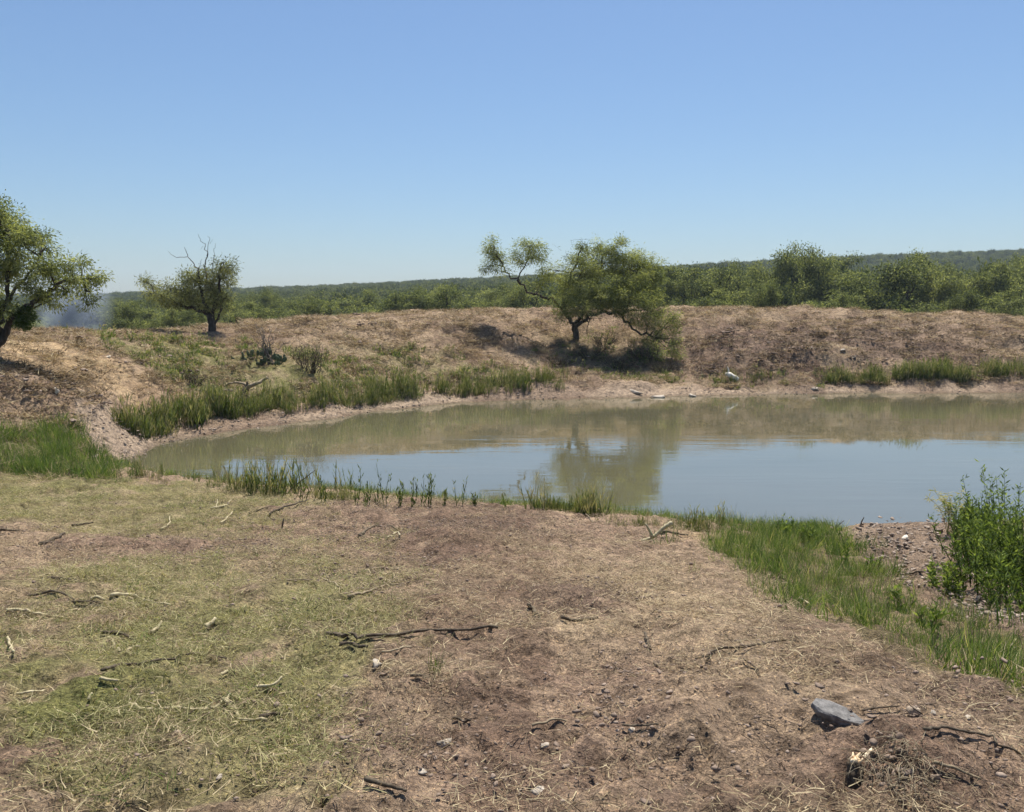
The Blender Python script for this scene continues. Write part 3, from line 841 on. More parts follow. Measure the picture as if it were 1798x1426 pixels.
def scat(name, X, Y, protos, label, cat, seed, smin=.7, smax=1.3, tilt=.12, sink=.0, zs=None, zfix=None, patchy=0.0):
    rng = np.random.default_rng(seed)
    N = len(X)
    Z = H(X, Y) - sink
    rot = np.stack([rng.normal(0, tilt, N), rng.normal(0, tilt, N), rng.uniform(0, 6.28, N)], -1)
    s = rng.uniform(smin, smax, N)
    sc = np.stack([s, s, s * (rng.uniform(*zs, N) if zs else 1)], -1)
    if patchy: sc *= (1 - patchy + 2 * patchy * sstep(.3, .7, fbm(X / .45, Y / .45, 3, seed)))[:, None]
    if zfix is not None: sc[:, 2] = zfix
    return scatter(name, np.stack([X, Y, Z], -1), rot, sc, rng.integers(0, len(protos), N), protos, label, cat)

# far forest rising to the horizon
def far_crown(seed):
    rng = np.random.default_rng(seed)
    lobes = [((rng.normal(0, 1.2), rng.normal(0, 1.2), rng.uniform(1.8, 4.6)), (rng.uniform(1.0, 1.7),) * 2 + (rng.uniform(.8, 1.3),)) for _ in range(8)]
    V, Q_, t, _ = crown_geo(lobes, rng, 12, 22, .40, .24, .34, .3)
    return mk('far_tree', V, Q_, M['forest_leaf'], tint=t, link=False)
rng = np.random.default_rng(300)
N = 8500
yy = 86 + (740 - 86) * rng.uniform(0, 1, N) ** .62
xx = rng.uniform(-.72, .72, N) * yy
ok = (vnoise(xx / 40, yy / 40, 5) + rng.uniform(0, .5, N)) > .28
xx, yy = xx[ok], yy[ok]
fpx = CX + F * xx / yy
FRONT = np.array([(-400, 540), (100, 538), (420, 524), (830, 508), (1000, 496), (1180, 482), (1400, 472), (1798, 462), (2300, 455)], float)
row = np.interp(fpx, FRONT[:, 0], FRONT[:, 1]) * (1 - sstep(85, 520, yy)) + np.interp(fpx, RIDGE[:, 0], RIDGE[:, 1]) * sstep(85, 520, yy)
hgt = CAM_H + (HOR - row) / F * yy - H(xx, yy)
FZ = np.clip(hgt / 5.6, .35, 1.5) * rng.uniform(.55, 1.12, len(xx))
scat('far_woodland', xx, yy, [far_crown(310 + k) for k in range(7)], 'dense dark green woodland rolling back to the horizon', 'woodland', 301, .75, 1.5, .05, .3, zfix=FZ)

# ------------------------------------------------------------------ grass, straw, reeds, clods
def blade_patch(name, seed, n, radius, lmin, lmax, wmin, wmax, up, mat, curl=.5, segs=2):
    """n bent blades; up = 0 lying flat .. 1 upright"""
    rng = np.random.default_rng(seed)
    a = rng.uniform(0, 6.28, n); q = radius * np.sqrt(rng.uniform(0, 1, n))
    P = np.stack([np.cos(a) * q, np.sin(a) * q, rng.uniform(0, .012, n) if up < .4 else np.zeros(n)], -1)
    az = rng.uniform(0, 6.28, n)
    el = np.clip(rng.normal(up * 1.45, .22, n), .02, 1.55)
    L = rng.uniform(lmin, lmax, n); W = rng.uniform(wmin, wmax, n)
    dirs = np.stack([np.cos(az) * np.cos(el), np.sin(az) * np.cos(el), np.sin(el)], -1)
    side = np.stack([-np.sin(az), np.cos(az), np.zeros(n)], -1)
    tw = rng.normal(0, .5, n)[:, None]
    side = side * np.cos(tw) + np.array([0, 0, 1.]) * np.sin(tw)
    bend = rng.uniform(-curl, curl, n)[:, None] * side + np.array([0, 0, -1.]) * rng.uniform(.05, curl, n)[:, None] * (1 if up > .4 else .15)
    rows = []
    for k in range(segs + 1):
        t = k / segs
        c = P + dirs * (L * t)[:, None] + bend * (L * t * t)[:, None] * .6
        if up < .4: c[:, 2] = np.maximum(c[:, 2], .002)
        ww = (W * (1 - .85 * t))[:, None] * .5
        rows += [c - side * ww, c + side * ww]
    V = np.stack(rows, 1)
    m = 2 * (segs + 1)
    Q_ = np.concatenate([np.arange(n)[:, None] * m + np.array([[2 * k, 2 * k + 1, 2 * k + 3, 2 * k + 2]]) for k in range(segs)])
    t = np.clip(rng.normal(.48, .27, n), 0, 1)
    return mk(name, V.reshape(-1, 3), Q_, mat, tint=np.repeat(t, m), link=False)

def stalk_geo(g, base, h, rng, nl, ll, lw, lean=.1, stem_r=.006, up=.8, tint=None):
    d = rng.normal(0, lean, 2)
    top = base + np.array([d[0] * h, d[1] * h, h])
    mid = (base + top) / 2 + np.array([*rng.normal(0, lean * .25, 2), 0]) * h
    P = smooth_line([base, mid, top], 3)
    g.tube(P, np.linspace(stem_r, stem_r * .35, len(P)), 3, tint=.35 if tint is None else tint)
    t = rng.uniform(.18, 1, nl)
    pos = np.stack([np.interp(t, np.linspace(0, 1, len(P)), P[:, k]) for k in range(3)], -1)
    a = rng.uniform(0, 6.28, nl)
    D = np.stack([np.cos(a), np.sin(a), np.full(nl, up) + rng.normal(0, .25, nl)], -1)
    V, Q_ = leaves(pos, D, ll * rng.uniform(.6, 1.2, nl) * (1.1 - .5 * t), lw * rng.uniform(.7, 1.2, nl), rng)
    tt = np.clip((rng.normal(.5, .2, nl) if tint is None else rng.normal(tint, .12, nl)) + .15 * t, 0, 1)
    g.add(V, Q_, None, np.repeat(tt, 4))

def reed_clump(seed, n, hmin, hmax, rad, nl, ll, lw, dry=.12, up=1.4):
    rng = np.random.default_rng(seed); g = Geo()
    for _ in range(n):
        a = rng.uniform(0, 6.28); q = rad * math.sqrt(rng.uniform())
        stalk_geo(g, np.array([math.cos(a) * q, math.sin(a) * q, -.03]), rng.uniform(hmin, hmax), rng, nl, ll, lw, .12, .008, up, .95 if rng.uniform() < dry else None)
    return g.build('reed', M['reed'], link=False)

def area_pts(n, seed, ymin, ymax, halfw=.68, extra=1.2, power=1.0):
    rng = np.random.default_rng(seed)
    y = ymin + (ymax - ymin) * rng.uniform(0, 1, n) ** power
    x = rng.uniform(-1, 1, n) * (halfw * y + extra)
    return x, y, rng

hay = lambda s, m, k=5, n=60, r=.22, a=.012, b=.085: [blade_patch('straw', s + i, n, r, a, b, .0016, .0040, .12, m) for i in range(k)]
# --- foreground thatch
x, y, rng = area_pts(30000, 1, 2.0, 17, power=.85)
gr = grid_sample(grn, x, y); dr = grid_sample(drt, x, y); md_ = grid_sample(mm, x, y); z0 = base_h(x, y)
slab_c = ground(1470, 1250)
hole = np.zeros(len(x), bool)
for bx, by, rx, ry, h in BUMPS:
    if h < -.03 and by < 16: hole |= ((x - bx) / (rx + .16)) ** 2 + ((y - by) / (ry + .13)) ** 2 < 1
    if h > .035 and by < 16: dr = np.maximum(dr, .9 * np.exp(-(((x - bx) / rx) ** 2 + ((y - by) / ry) ** 2)))
land = (z0 > .08) & (md_ < .3) & ~hole & (((x - slab_c[0]) / .34) ** 2 + ((y - slab_c[1]) / .28) ** 2 > 1)
strip_pt = in_poly(x, y, STRIP)
clump = fbm(x / .35, y / .35, 3, 91)
u = rng.uniform(0, 1, len(x))
keep = land & (u < np.clip(.42 * (1 - gr * .75) * (1 - dr * .85) * (clump * 6.5 - 2.7), .02, 1)) & ~strip_pt
scat('dry_grass_thatch', x[keep], y[keep], hay(400, M['hay']), 'loose dry straw lying all over the near bank', 'dry grass', 2, .7, 1.35, .12, -.004)
u = rng.uniform(0, 1, len(x))
keep = land & (u < np.clip((gr * 1.1) * (clump * 5.5 - 2.0), .02 * gr, 1)) & ~strip_pt
scat('cut_grass_thatch', x[keep], y[keep], hay(420, M['lawn']) + [blade_patch('tuft', 430 + i, 46, .13, .03, .10, .0022, .0045, .5, M['lawn'], .8, 3) for i in range(5)] + [blade_patch('tuft', 436 + i, 40, .12, .03, .09, .0022, .0045, .55, M['grass'], .8, 3) for i in range(1)],
     'yellow-green mown grass matted over the near left ground', 'cut grass', 3, .7, 1.35, .12, -.004)
u = rng.uniform(0, 1, len(x))
keep = land & (u < np.clip(.16 + .45 * dr, 0, 1) * (1 - gr * .45) * np.clip(fbm(x / .25, y / .25, 3, 95) * 6 - 2.4, .1, 1.6)) & ~strip_pt
scat('brown_plant_litter', x[keep], y[keep], hay(440, M['litter'], 4, 40, .2, .01, .06), 'brown dead stems and leaf litter on the bare soil', 'litter', 4, .7, 1.3, .12, -.003)
# --- soil crumbs and clods
def crumbs(seed, mat, n, rad, smin, smax, sub=1):
    rng = np.random.default_rng(seed); g = Geo()
    for _ in range(n):
        s = smin * (smax / smin) ** (rng.uniform() ** 1.8)
        V, T = lump(2 if s > .02 else sub, (s * rng.uniform(.7, 1.5), s, s * rng.uniform(.35, .7)), rng, .75)
        a = rng.uniform(0, 6.28); q = rad * math.sqrt(rng.uniform())
        g.add(V + np.array([math.cos(a) * q, math.sin(a) * q, s * .05]), None, T, rng.uniform(.2, .8))
    return g.build('crumb', mat, link=False, smooth=False)
u = rng.uniform(0, 1, len(x))
keep = land & (u < (.06 + .55 * dr) * np.clip(clump * 4 - 1.2, 0, 1)) & ~strip_pt
scat('soil_crumbs', x[keep], y[keep], [crumbs(450 + i, M['clod'], 30, .2, .002, .013) for i in range(5)], 'small brown clods of dug soil strewn over the near bank', 'soil', 5, .7, 1.5, .1, 0)
# --- tall green grass strip on the right, left bank grass, waterline grass
def poly_pts(poly, n, seed, jit=.0):
    rng = np.random.default_rng(seed); p = np.array(poly)
    x = rng.uniform(p[:, 0].min() - jit, p[:, 0].max() + jit, n); y = rng.uniform(p[:, 1].min() - jit, p[:, 1].max() + jit, n)
    ox = (fbm(x / .35, y / .35, 3, 33) - .5) * 1.5; oy = (fbm(x / .35, y / .35, 3, 35) - .5) * 1.5
    far_ = np.where(rng.uniform(0, 1, n) < .22, 1.0, 0.0)
    ox = ox + far_ * rng.normal(0, .3, n); oy = oy + far_ * rng.normal(0, .3, n)
    k = in_poly(x + ox, y + oy, poly)
    return x[k], y[k], rng
x1, y1, r1_ = poly_pts(STRIP, 5200, 10, .5)
k = (base_h(x1, y1) > .02) & (r1_.uniform(0, 1, len(x1)) < .12 + .88 * sstep(.38, .62, fbm(x1 / .4, y1 / .4, 3, 36)))
tg = lambda s, a, b, n=34, w=.006: [blade_patch('grass', s + i, n, .10, a, b, w * .6, w, .80, M['grass'], .55, 3) for i in range(5)]
scat('tall_green_grass', x1[k], y1[k], tg(460, .08, .26, 34, .0055) + [blade_patch('grass', 466 + i, 14, .14, .05, .2, .003, .005, .55, M['hay'], .6, 3) for i in range(2)], 'fresh green grass strip slanting down the right of the near bank', 'grass', 11, .55, 1.3, .16, .01, patchy=.45)
x2, y2, r2_ = poly_pts(LGRASS, 3000, 12)
k = base_h(x2, y2) > .03
scat('left_bank_grass', x2[k], y2[k], tg(470, .10, .32, 26, .009) + [blade_patch('grass', 476 + i, 16, .2, .1, .3, .006, .010, .55, M['hay'], .6, 3) for i in range(1)], 'bright green grass patch on the left bank by the mud gully', 'grass', 13, .5, 1.25, .16, .01, patchy=.45)
x, y, rng = area_pts(26000, 14, 11, 19.5)
zb = base_h(x, y); mu = grid_sample(mud, x, y)
k = (zb > -.06) & (zb < .27) & (mu < .5) & (rng.uniform(0, 1, len(x)) < .55 * np.clip(fbm(x / .9, y / .9, 2, 55) * 3 - .8, .08, 1)) & (x < 5.2)
scat('shore_grass', x[k], y[k], tg(480, .09, .26, 28, .009), 'short green waterside grass fringing the near shore', 'grass', 15, .6, 1.3, .1, .01)
# --- mud flats
x, y, rng = area_pts(60000, 16, 7, 40)
mu = grid_sample(mud, x, y); zb = base_h(x, y)
edge = (zb > .0) & (zb < .30) & (y > 17.5) & (y < 40)
k = ((mu > .5) & (zb > -.02) & (rng.uniform(0, 1, len(x)) < .4)) | (edge & (rng.uniform(0, 1, len(x)) < .22))
scat('dry_mud_clods', x[k], y[k], [crumbs(490 + i, M['mudclod'], 20, .28, .005, .030) for i in range(6)], 'trampled pinkish dry mud clods along the waterline', 'mud', 17, .6, 1.3, .1, .01)
# --- far bank cover
x, y, rng = area_pts(60000, 18, 19, 49)
zb = base_h(x, y); gr = grid_sample(grn, x, y); dr = grid_sample(drt, x, y); mu = grid_sample(mm, x, y)
ln = fbm(x / 1.2, y / 1.2, 3, 65)
u = rng.uniform(0, 1, len(x))
k = (zb > .3) & (mu < .5) & (u < np.clip(.42 * (ln * 3 - .8), .05, 1) * (1 - .75 * dr) * (1 - gr * .4))
scat('far_bank_dry_grass', x[k], y[k], [blade_patch('dry', 500 + i, 40, .32, .08, .26, .010, .022, .22, M['hay'], .6) for i in range(5)], 'sparse dry tan grass covering the far bank', 'dry grass', 19, .7, 1.3, .1, 0)
u = rng.uniform(0, 1, len(x))
k = (zb > .25) & (mu < .6) & (u < .05 + .35 * dr)
scat('far_bank_litter', x[k], y[k], [blade_patch('brown', 510 + i, 30, .3, .06, .2, .012, .028, .25, M['litter'], .6) for i in range(4)], 'brown dead brush litter over the dug slopes of the far bank', 'litter', 20, .7, 1.4, .1, 0)
u = rng.uniform(0, 1, len(x))
k = (zb > .25) & (mu < .6) & (u < .06 * dr + .004)
scat('far_bank_clods', x[k], y[k], [crumbs(520 + i, M['clod'], 12, .4, .02, .07) for i in range(4)], 'dark earth clods on the dug far bank', 'soil', 21, .6, 1.4, .1, 0)
u = rng.uniform(0, 1, len(x))
k = (zb > .2) & (u < np.clip(gr * .6, 0, .9) * np.clip(ln * 4 - 1.2, .05, 1))
for q_, rx_ in ((ground(430, 690), 1.5), (ground(458, 645), 1.6), (ground(545, 655), .9)):
    k &= ~((np.abs(x - q_[0]) < rx_) & (y < q_[1] + .5) & (y > q_[1] - 2.2) & (rng.uniform(0, 1, len(x)) < .85))
scat('far_bank_green_weeds', x[k], y[k], [blade_patch('weed', 530 + i, 34, .22, .08, .26, .012, .025, .72, M['grass'], .6) for i in range(3)]
     + [reed_clump(536 + i, 5, .15, .36, .2, 9, .10, .03, .25, .8) for i in range(3)], 'mixed green weeds on the left part of the far bank', 'weeds', 22, .6, 1.3, .1, 0)
# --- reed belts: (px, py of foot line points, depth spread, amount, scale)
def belt(name, pix, n, seed, spread, smin, smax, label, hmin=.18, hmax=.66):
    rng = np.random.default_rng(seed)
    W_ = np.array([ground(*p) for p in pix])
    t = rng.uniform(0, len(W_) - 1, n); i = np.minimum(t.astype(int), len(W_) - 2); f = (t - i)[:, None]
    P = W_[i] * (1 - f) + W_[i + 1] * f
    x = P[:, 0] + rng.normal(0, .15, n); y = P[:, 1] + np.abs(rng.normal(0, spread, n))
    ll = fbm(x / .8, y / .8, 2, seed)
    k = (ll + rng.uniform(0, .35, n) > .53) & (base_h(x, y) > .05)
    return scat(name, x[k], y[k], [reed_clump(seed + 100 + j, 8, hmin, hmax, .18, 6, .24, .014, .28, 2.8) for j in range(5)], label, 'reeds', seed, smin, smax, .10, .02, patchy=.4)
belt('reed_bed', [(218, 756), (300, 752), (365, 736), (440, 726), (470, 722)], 480, 701, .55, .8, 1.15, 'tall green reed bed at the left end of the pond')
belt('reed_bed', [(480, 728), (560, 718), (640, 712), (695, 708), (728, 704)], 440, 702, .6, .75, 1.1, 'tall green reed bed in the middle of the left shore')
belt('reed_bed', [(770, 697), (850, 696), (930, 692), (985, 690)], 190, 703, .6, .7, 1.0, 'darker reed bed left of the mesquite shade')
belt('reed_bed', [(1440, 672), (1500, 674), (1560, 675)], 200, 704, .4, .6, .9, 'thin brownish reed bed on the right far shore')
belt('reed_bed', [(1580, 670), (1640, 668), (1705, 670)], 260, 705, .4, .75, 1.0, 'bright green reed bed on the right far shore')
belt('reed_bed', [(1720, 668), (1780, 668), (1850, 668)], 150, 706, .4, .7, .95, 'reed bed on the far shore at the right edge')
belt('reed_bed', [(1240, 668), (1300, 672), (1380, 670)], 60, 707, .4, .4, .7, 'sparse low reeds on the far shore by the bleached log')
belt('reed_bed', [(400, 866), (480, 872), (560, 880), (610, 884)], 40, 708, .3, .45, .8, 'small green reeds standing at the near left shoreline')
belt('reed_bed', [(230, 838), (320, 850), (400, 864)], 30, 709, .3, .4, .6, 'short sparse reeds in the shallows at the left end')
belt('reed_bed', [(975, 898), (1010, 902), (1045, 905)], 70, 710, .16, .45, .7, 'dense green reed tuft in front of the tree reflection')
belt('reed_bed', [(1060, 915), (1130, 925), (1230, 932), (1290, 936)], 80, 711, .2, .3, .5, 'low green reeds on the shore right of the dense tuft')

# ------------------------------------------------------------------ single plants
def hz(x, y):
    return float(H(np.array([x]), np.array([y]))[0])

def weed_plant(px, py, h, ns, spread, label, seed, nl=42, ll=.085, lw=.022, group='tall leafy weeds on the right', name='leafy_weed', cat='weed', mat='weed', up=.9, lean=.14, tint=None):
    rng = np.random.default_rng(seed)
    p = ground(px, py, H)
    root = empty(name, p); tag(root, label, cat, group)
    gs, gl = Geo(), Geo()
    for _ in range(ns):
        a = rng.uniform(0, 6.28); q = spread * math.sqrt(rng.uniform())
        b0 = np.array([math.cos(a) * q, math.sin(a) * q, -.05])
        hh = h * rng.uniform(.6, 1.05) * (1 - .25 * q / (spread + 1e-6))
        d = rng.normal(0, lean, 2) + .18 * np.array([math.cos(a), math.sin(a)]) * q / (spread + 1e-6)
        top = b0 + np.array([d[0] * hh, d[1] * hh, hh])
        P = smooth_line([b0, (b0 + top) / 2 + rng.normal(0, .02, 3), top], 4)
        gs.tube(P, np.linspace(.007, .002, len(P)), 4, tint=.3)
        n_ = int(nl * hh / h)
        t = rng.uniform(.12, 1, n_)
        pos = np.stack([np.interp(t, np.linspace(0, 1, len(P)), P[:, k]) for k in range(3)], -1)
        pos += rng.normal(0, .018, pos.shape)
        aa = rng.uniform(0, 6.28, n_)
        D = np.stack([np.cos(aa), np.sin(aa), np.full(n_, up) + rng.normal(0, .3, n_)], -1)
        V, Q_ = leaves(pos, D, ll * rng.uniform(.4, 1.35, n_), lw * rng.uniform(.6, 1.4, n_), rng)
        gl.add(V, Q_, None, np.repeat(np.clip(rng.normal(.45 if tint is None else tint, .28, n_) + .2 * (t - .5), 0, 1), 4))
    gs.build('stem', M['weed'], parent=root)
    gl.build('foliage', M[mat], parent=root)
    return root

for i, (px, py, h, ns, sp, lab) in enumerate([
    (1722, 985, .95, 40, .36, 'bushy leafy weed left of the tall one, on the mud flat'),
    (1785, 1015, 1.48, 52, .45, 'tallest leafy weed at the right edge of the mud flat'),
    (1740, 1035, 1.0, 34, .32, 'leafy weed in front of the tall one at the right edge'),
    (1830, 1040, 1.2, 34, .4, 'leafy weed half cut by the right edge'),
    (1790, 1075, .7, 22, .28, 'lower weed in front at the right edge of the mud'),
    (1665, 1040, .42, 12, .14, 'small weed standing alone left of the big leafy weeds'),
    (1712, 940, .55, 20, .24, 'weed at the back left of the leafy clump, near the water')]):
    weed_plant(px, py, h, ns, sp, lab, 800 + i, nl=120, ll=.066, lw=.015)
for i, (px, py, h, ns, sp, lab) in enumerate([
    (1365, 945, .52, 5, .10, 'upright weed at the water, tallest left of the mud flat'),
    (1395, 945, .36, 12, .18, 'low pale rounded weed beside the water left of the mud flat'),
    (1420, 955, .42, 4, .10, 'weed just right of the low rounded weed by the water'),
    (1484, 990, .55, 3, .05, 'single dark stalk where grass meets the mud flat'),
    (1530, 1005, .35, 4, .08, 'thin weed on the left part of the mud flat'),
    (1582, 1075, .34, 4, .07, 'thin weed in the middle of the mud flat edge'),
    (1640, 1110, .32, 5, .09, 'thin weed at the grass edge below the lone small weed')]):
    weed_plant(px, py, h, ns, sp, lab, 820 + i, nl=30, ll=.07, lw=.02, group='single weeds by the mud flat')
# pale feathery seedling
sd_ = ground(1664, 935, H)
root = empty('willow_seedling', sd_); tag(root, 'pale feathery seedling beside the leafy weeds at the water', 'seedling')
rng = np.random.default_rng(850); gs, gl = Geo(), Geo()
tops = []
for k in range(7):
    tp = np.array([rng.normal(-.12, .16), rng.normal(0, .12), rng.uniform(.38, .68)])
    P = smooth_line([(0, 0, -.04), tp * .5 + np.array([.05, 0, .05]), tp], 5)
    gs.tube(P, np.linspace(.006, .002, len(P)), 4, tint=.9)
    n_ = 46
    t = rng.uniform(.35, 1, n_)
    pos = np.stack([np.interp(t, np.linspace(0, 1, len(P)), P[:, q]) for q in range(3)], -1)
    V, Q_ = leaves(pos, np.stack([rng.normal(0, 1, n_), rng.normal(0, 1, n_), rng.normal(-.1, .5, n_)], -1), .10, .012, rng)
    gl.add(V, Q_, None, np.repeat(np.clip(rng.normal(.9, .1, n_), 0, 1), 4))
gs.build('stem', M['grass'], parent=root); gl.build('foliage', M['grass'], parent=root)
# stalks along the near shore, left to right
STK = [(437, 868, .42), (462, 871, .5), (487, 872, .62), (530, 878, .34), (568, 882, .38), (624, 884, .62), (645, 886, .44), (664, 887, .5), (678, 889, .72), (702, 890, .42), (720, 890, .5), (737, 891, .62), (752, 891, .48), (778, 888, .3), (806, 888, .56), (835, 890, .26), (888, 892, .32)]
names_ = ['leftmost', 'second', 'third', 'fourth', 'fifth', 'sixth', 'seventh', 'eighth', 'ninth', 'tenth', 'eleventh', 'twelfth', 'thirteenth', 'fourteenth', 'fifteenth', 'sixteenth']
for i, (px, py, h) in enumerate(STK):
    lab = ('rightmost' if i == len(STK) - 1 else names_[i] + (' from the left' if i else '')) + ' of the upright green stalks on the near shoreline'
    weed_plant(px, py, h * 1.2, 2 if i % 3 else 3, .05, lab, 860 + i, nl=30, ll=.085, lw=.016, group='upright stalks on the near shoreline', name='water_weed_stalk', mat='reed', up=2.2, lean=.05, tint=.3)
# grass tuft in the foreground dirt
rng = np.random.default_rng(880)
bt = blade_patch('grass_tuft', 881, 34, .03, .06, .15, .003, .006, .85, M['reed'], .4, 3)
COL.objects.link(bt); bt.location = ground(764, 1180, H); tag(bt, 'small dark green tuft of grass alone in the brown dirt', 'grass tuft')

# prickly pear with dead twigs
pc = ground(458, 642, H)
root = empty('prickly_pear', pc); tag(root, 'dark prickly pear clump with dead twigs on the far left bank', 'cactus')
rng = np.random.default_rng(900)
V0, T0 = ICOS[2]
for k in range(64):
    s = rng.uniform(.055, .10)
    a = rng.uniform(-.9, .9)
    px_c = rng.uniform(-1.0, .85); zc = max(.07, rng.uniform(.05, .62) * (1 - .5 * abs(px_c)))
    V = V0 * np.array([s, s * .22, s * 1.35])
    c_, s_ = math.cos(a), math.sin(a)
    V = np.stack([V[:, 0] * c_ + V[:, 2] * s_, V[:, 1], -V[:, 0] * s_ + V[:, 2] * c_], -1)
    z_ = rng.uniform(0, 3.14); c_, s_ = math.cos(z_), math.sin(z_)
    V = np.stack([V[:, 0] * c_ - V[:, 1] * s_, V[:, 0] * s_ + V[:, 1] * c_, V[:, 2]], -1)
    o = mk('pad', V, T0, M['cactus'], tint=np.full(len(V), rng.uniform(.2, .7)), smooth=True, parent=root)
    o.location = (px_c, rng.uniform(-.35, .35), zc)
g = Geo()
for k in range(13):
    a = rng.normal(0, .5); hh = rng.uniform(.8, 1.6)
    limb(g, [(rng.uniform(-.1, .6), rng.uniform(-.2, .2), 0), (.3 + a * .4, 0, hh * .55), (.35 + a * 1.0, rng.normal(0, .2), hh)], .022, .006, rng, 4, .03)
g.build('dead_twig', M['dead_wood'], parent=root)

def bare_brush(px, py, label, seed, h, wdt, n_):
    p = ground(px, py, H); root = empty('bare_brush', p); tag(root, label, 'brush')
    rng = np.random.default_rng(seed); g = Geo()
    for k in range(n_):
        a = rng.uniform(-1, 1); hh = h * rng.uniform(.6, 1)
        e = np.array([a * wdt, rng.normal(0, wdt * .4), hh])
        P = limb(g, [(a * wdt * .4, rng.normal(0, .1), 0), e * np.array([.75, .75, .55]), e], .016, .004, rng, 4, .03)
        for q in range(5):
            s0 = P[rng.integers(3, len(P))]
            g.tube(smooth_line([s0, s0 + rng.normal(0, .08, 3), s0 + np.array([rng.normal(0, .18), rng.normal(0, .15), rng.uniform(.05, .3)])], 2), [.006, .005, .004, .003, .002], 3, tint=.4)
    g.build('twig', M['dark_stick'], parent=root)
    V, Q_, t, _ = crown_geo([((0, 0, h * .35), (wdt * .7, wdt * .5, h * .3))], rng, 60, 8, .07, .03, .08, .1)
    mk('foliage', V, Q_, M['grey_mesquite'], tint=t * .5, parent=root)
bare_brush(545, 655, 'twiggy grey bare brush right of the prickly pear', 910, 1.15, .75, 26)
bare_brush(335, 678, 'low green-grey bush on the left bank above the reeds', 911, .45, .6, 18)

for i_, (px, py, hh_, ww_, lab_) in enumerate([
    (985, 640, .5, .8, 'low shaded brush left of the mesquite trunk, near the water'),
    (1035, 630, .6, .9, 'dark brush in the mesquite shade just below the trunk'),
    (1085, 648, .5, .9, 'dark brush in the middle of the mesquite shade'),
    (1130, 632, .6, .8, 'brush in the shade below the right limb of the mesquite'),
    (1165, 655, .5, .8, 'brush at the right end of the mesquite shade'),
    (1060, 605, .4, .7, 'low brush right beside the mesquite trunk')]):
    bare_brush(px, py, lab_, 920 + i_, hh_, ww_, 20)
# ------------------------------------------------------------------ rocks, stones, logs
rng = np.random.default_rng(950)
def rock(name, px, py, size, label, cat, seed, mat, rz=0., tilt=0., rough=.2, sub=3, lift=.3, group=None):
    rng = np.random.default_rng(seed)
    V, T = lump(sub, size, rng, rough)
    o = mk(name, V, T, M[mat], tint=np.full(len(V), .5))
    p = ground(px, py, H)
    o.location = p + np.array([0, 0, size[2] * lift]); o.rotation_euler = (tilt, 0, rz)
    tag(o, label, cat, group)
    return o
# the grey slab: an irregular plate with a broken edge
p = ground(1470, 1256, H)
out_ = np.array([(-.152, .022), (-.120, .075), (-.035, .082), (.075, .040), (.150, -.034), (.110, -.062), (.015, -.052), (-.095, -.022)])
import bmesh
rng = np.random.default_rng(951)
bm = bmesh.new()
for sc_, z_, jt in ((.45, -.06, .004), (.93, .012, .004), (1.0, .036, .003), (.96, .052, .002)):
    for (ax, ay) in out_:
        bm.verts.new((ax * sc_ + rng.normal(0, jt), ay * sc_ + rng.normal(0, jt), z_ + rng.normal(0, .0018) - .05 * ax * (z_ > 0)))
bmesh.ops.convex_hull(bm, input=bm.verts)
bmesh.ops.delete(bm, geom=[v for v in bm.verts if not v.link_faces], context='VERTS')
bmesh.ops.subdivide_edges(bm, edges=bm.edges[:], cuts=2, use_grid_fill=True)
for v in bm.verts:
    v.co += Vector(rng.normal(0, .0014, 3))
me = bpy.data.meshes.new('stone_slab'); bm.to_mesh(me); bm.free()
me.materials.append(M['stone'])
a_ = me.attributes.new('tint', 'FLOAT', 'POINT'); a_.data.foreach_set('value', np.full(len(me.vertices), .55, np.float32))
slab = bpy.data.objects.new('stone_slab', me); COL.objects.link(slab)
slab.location = p + np.array([0, 0, -.010]); slab.rotation_euler = (R(7), R(5), R(-10)); slab.scale = (.66, .90, .62)
tag(slab, 'flat grey stone slab lying on the dirt at lower right', 'stone')
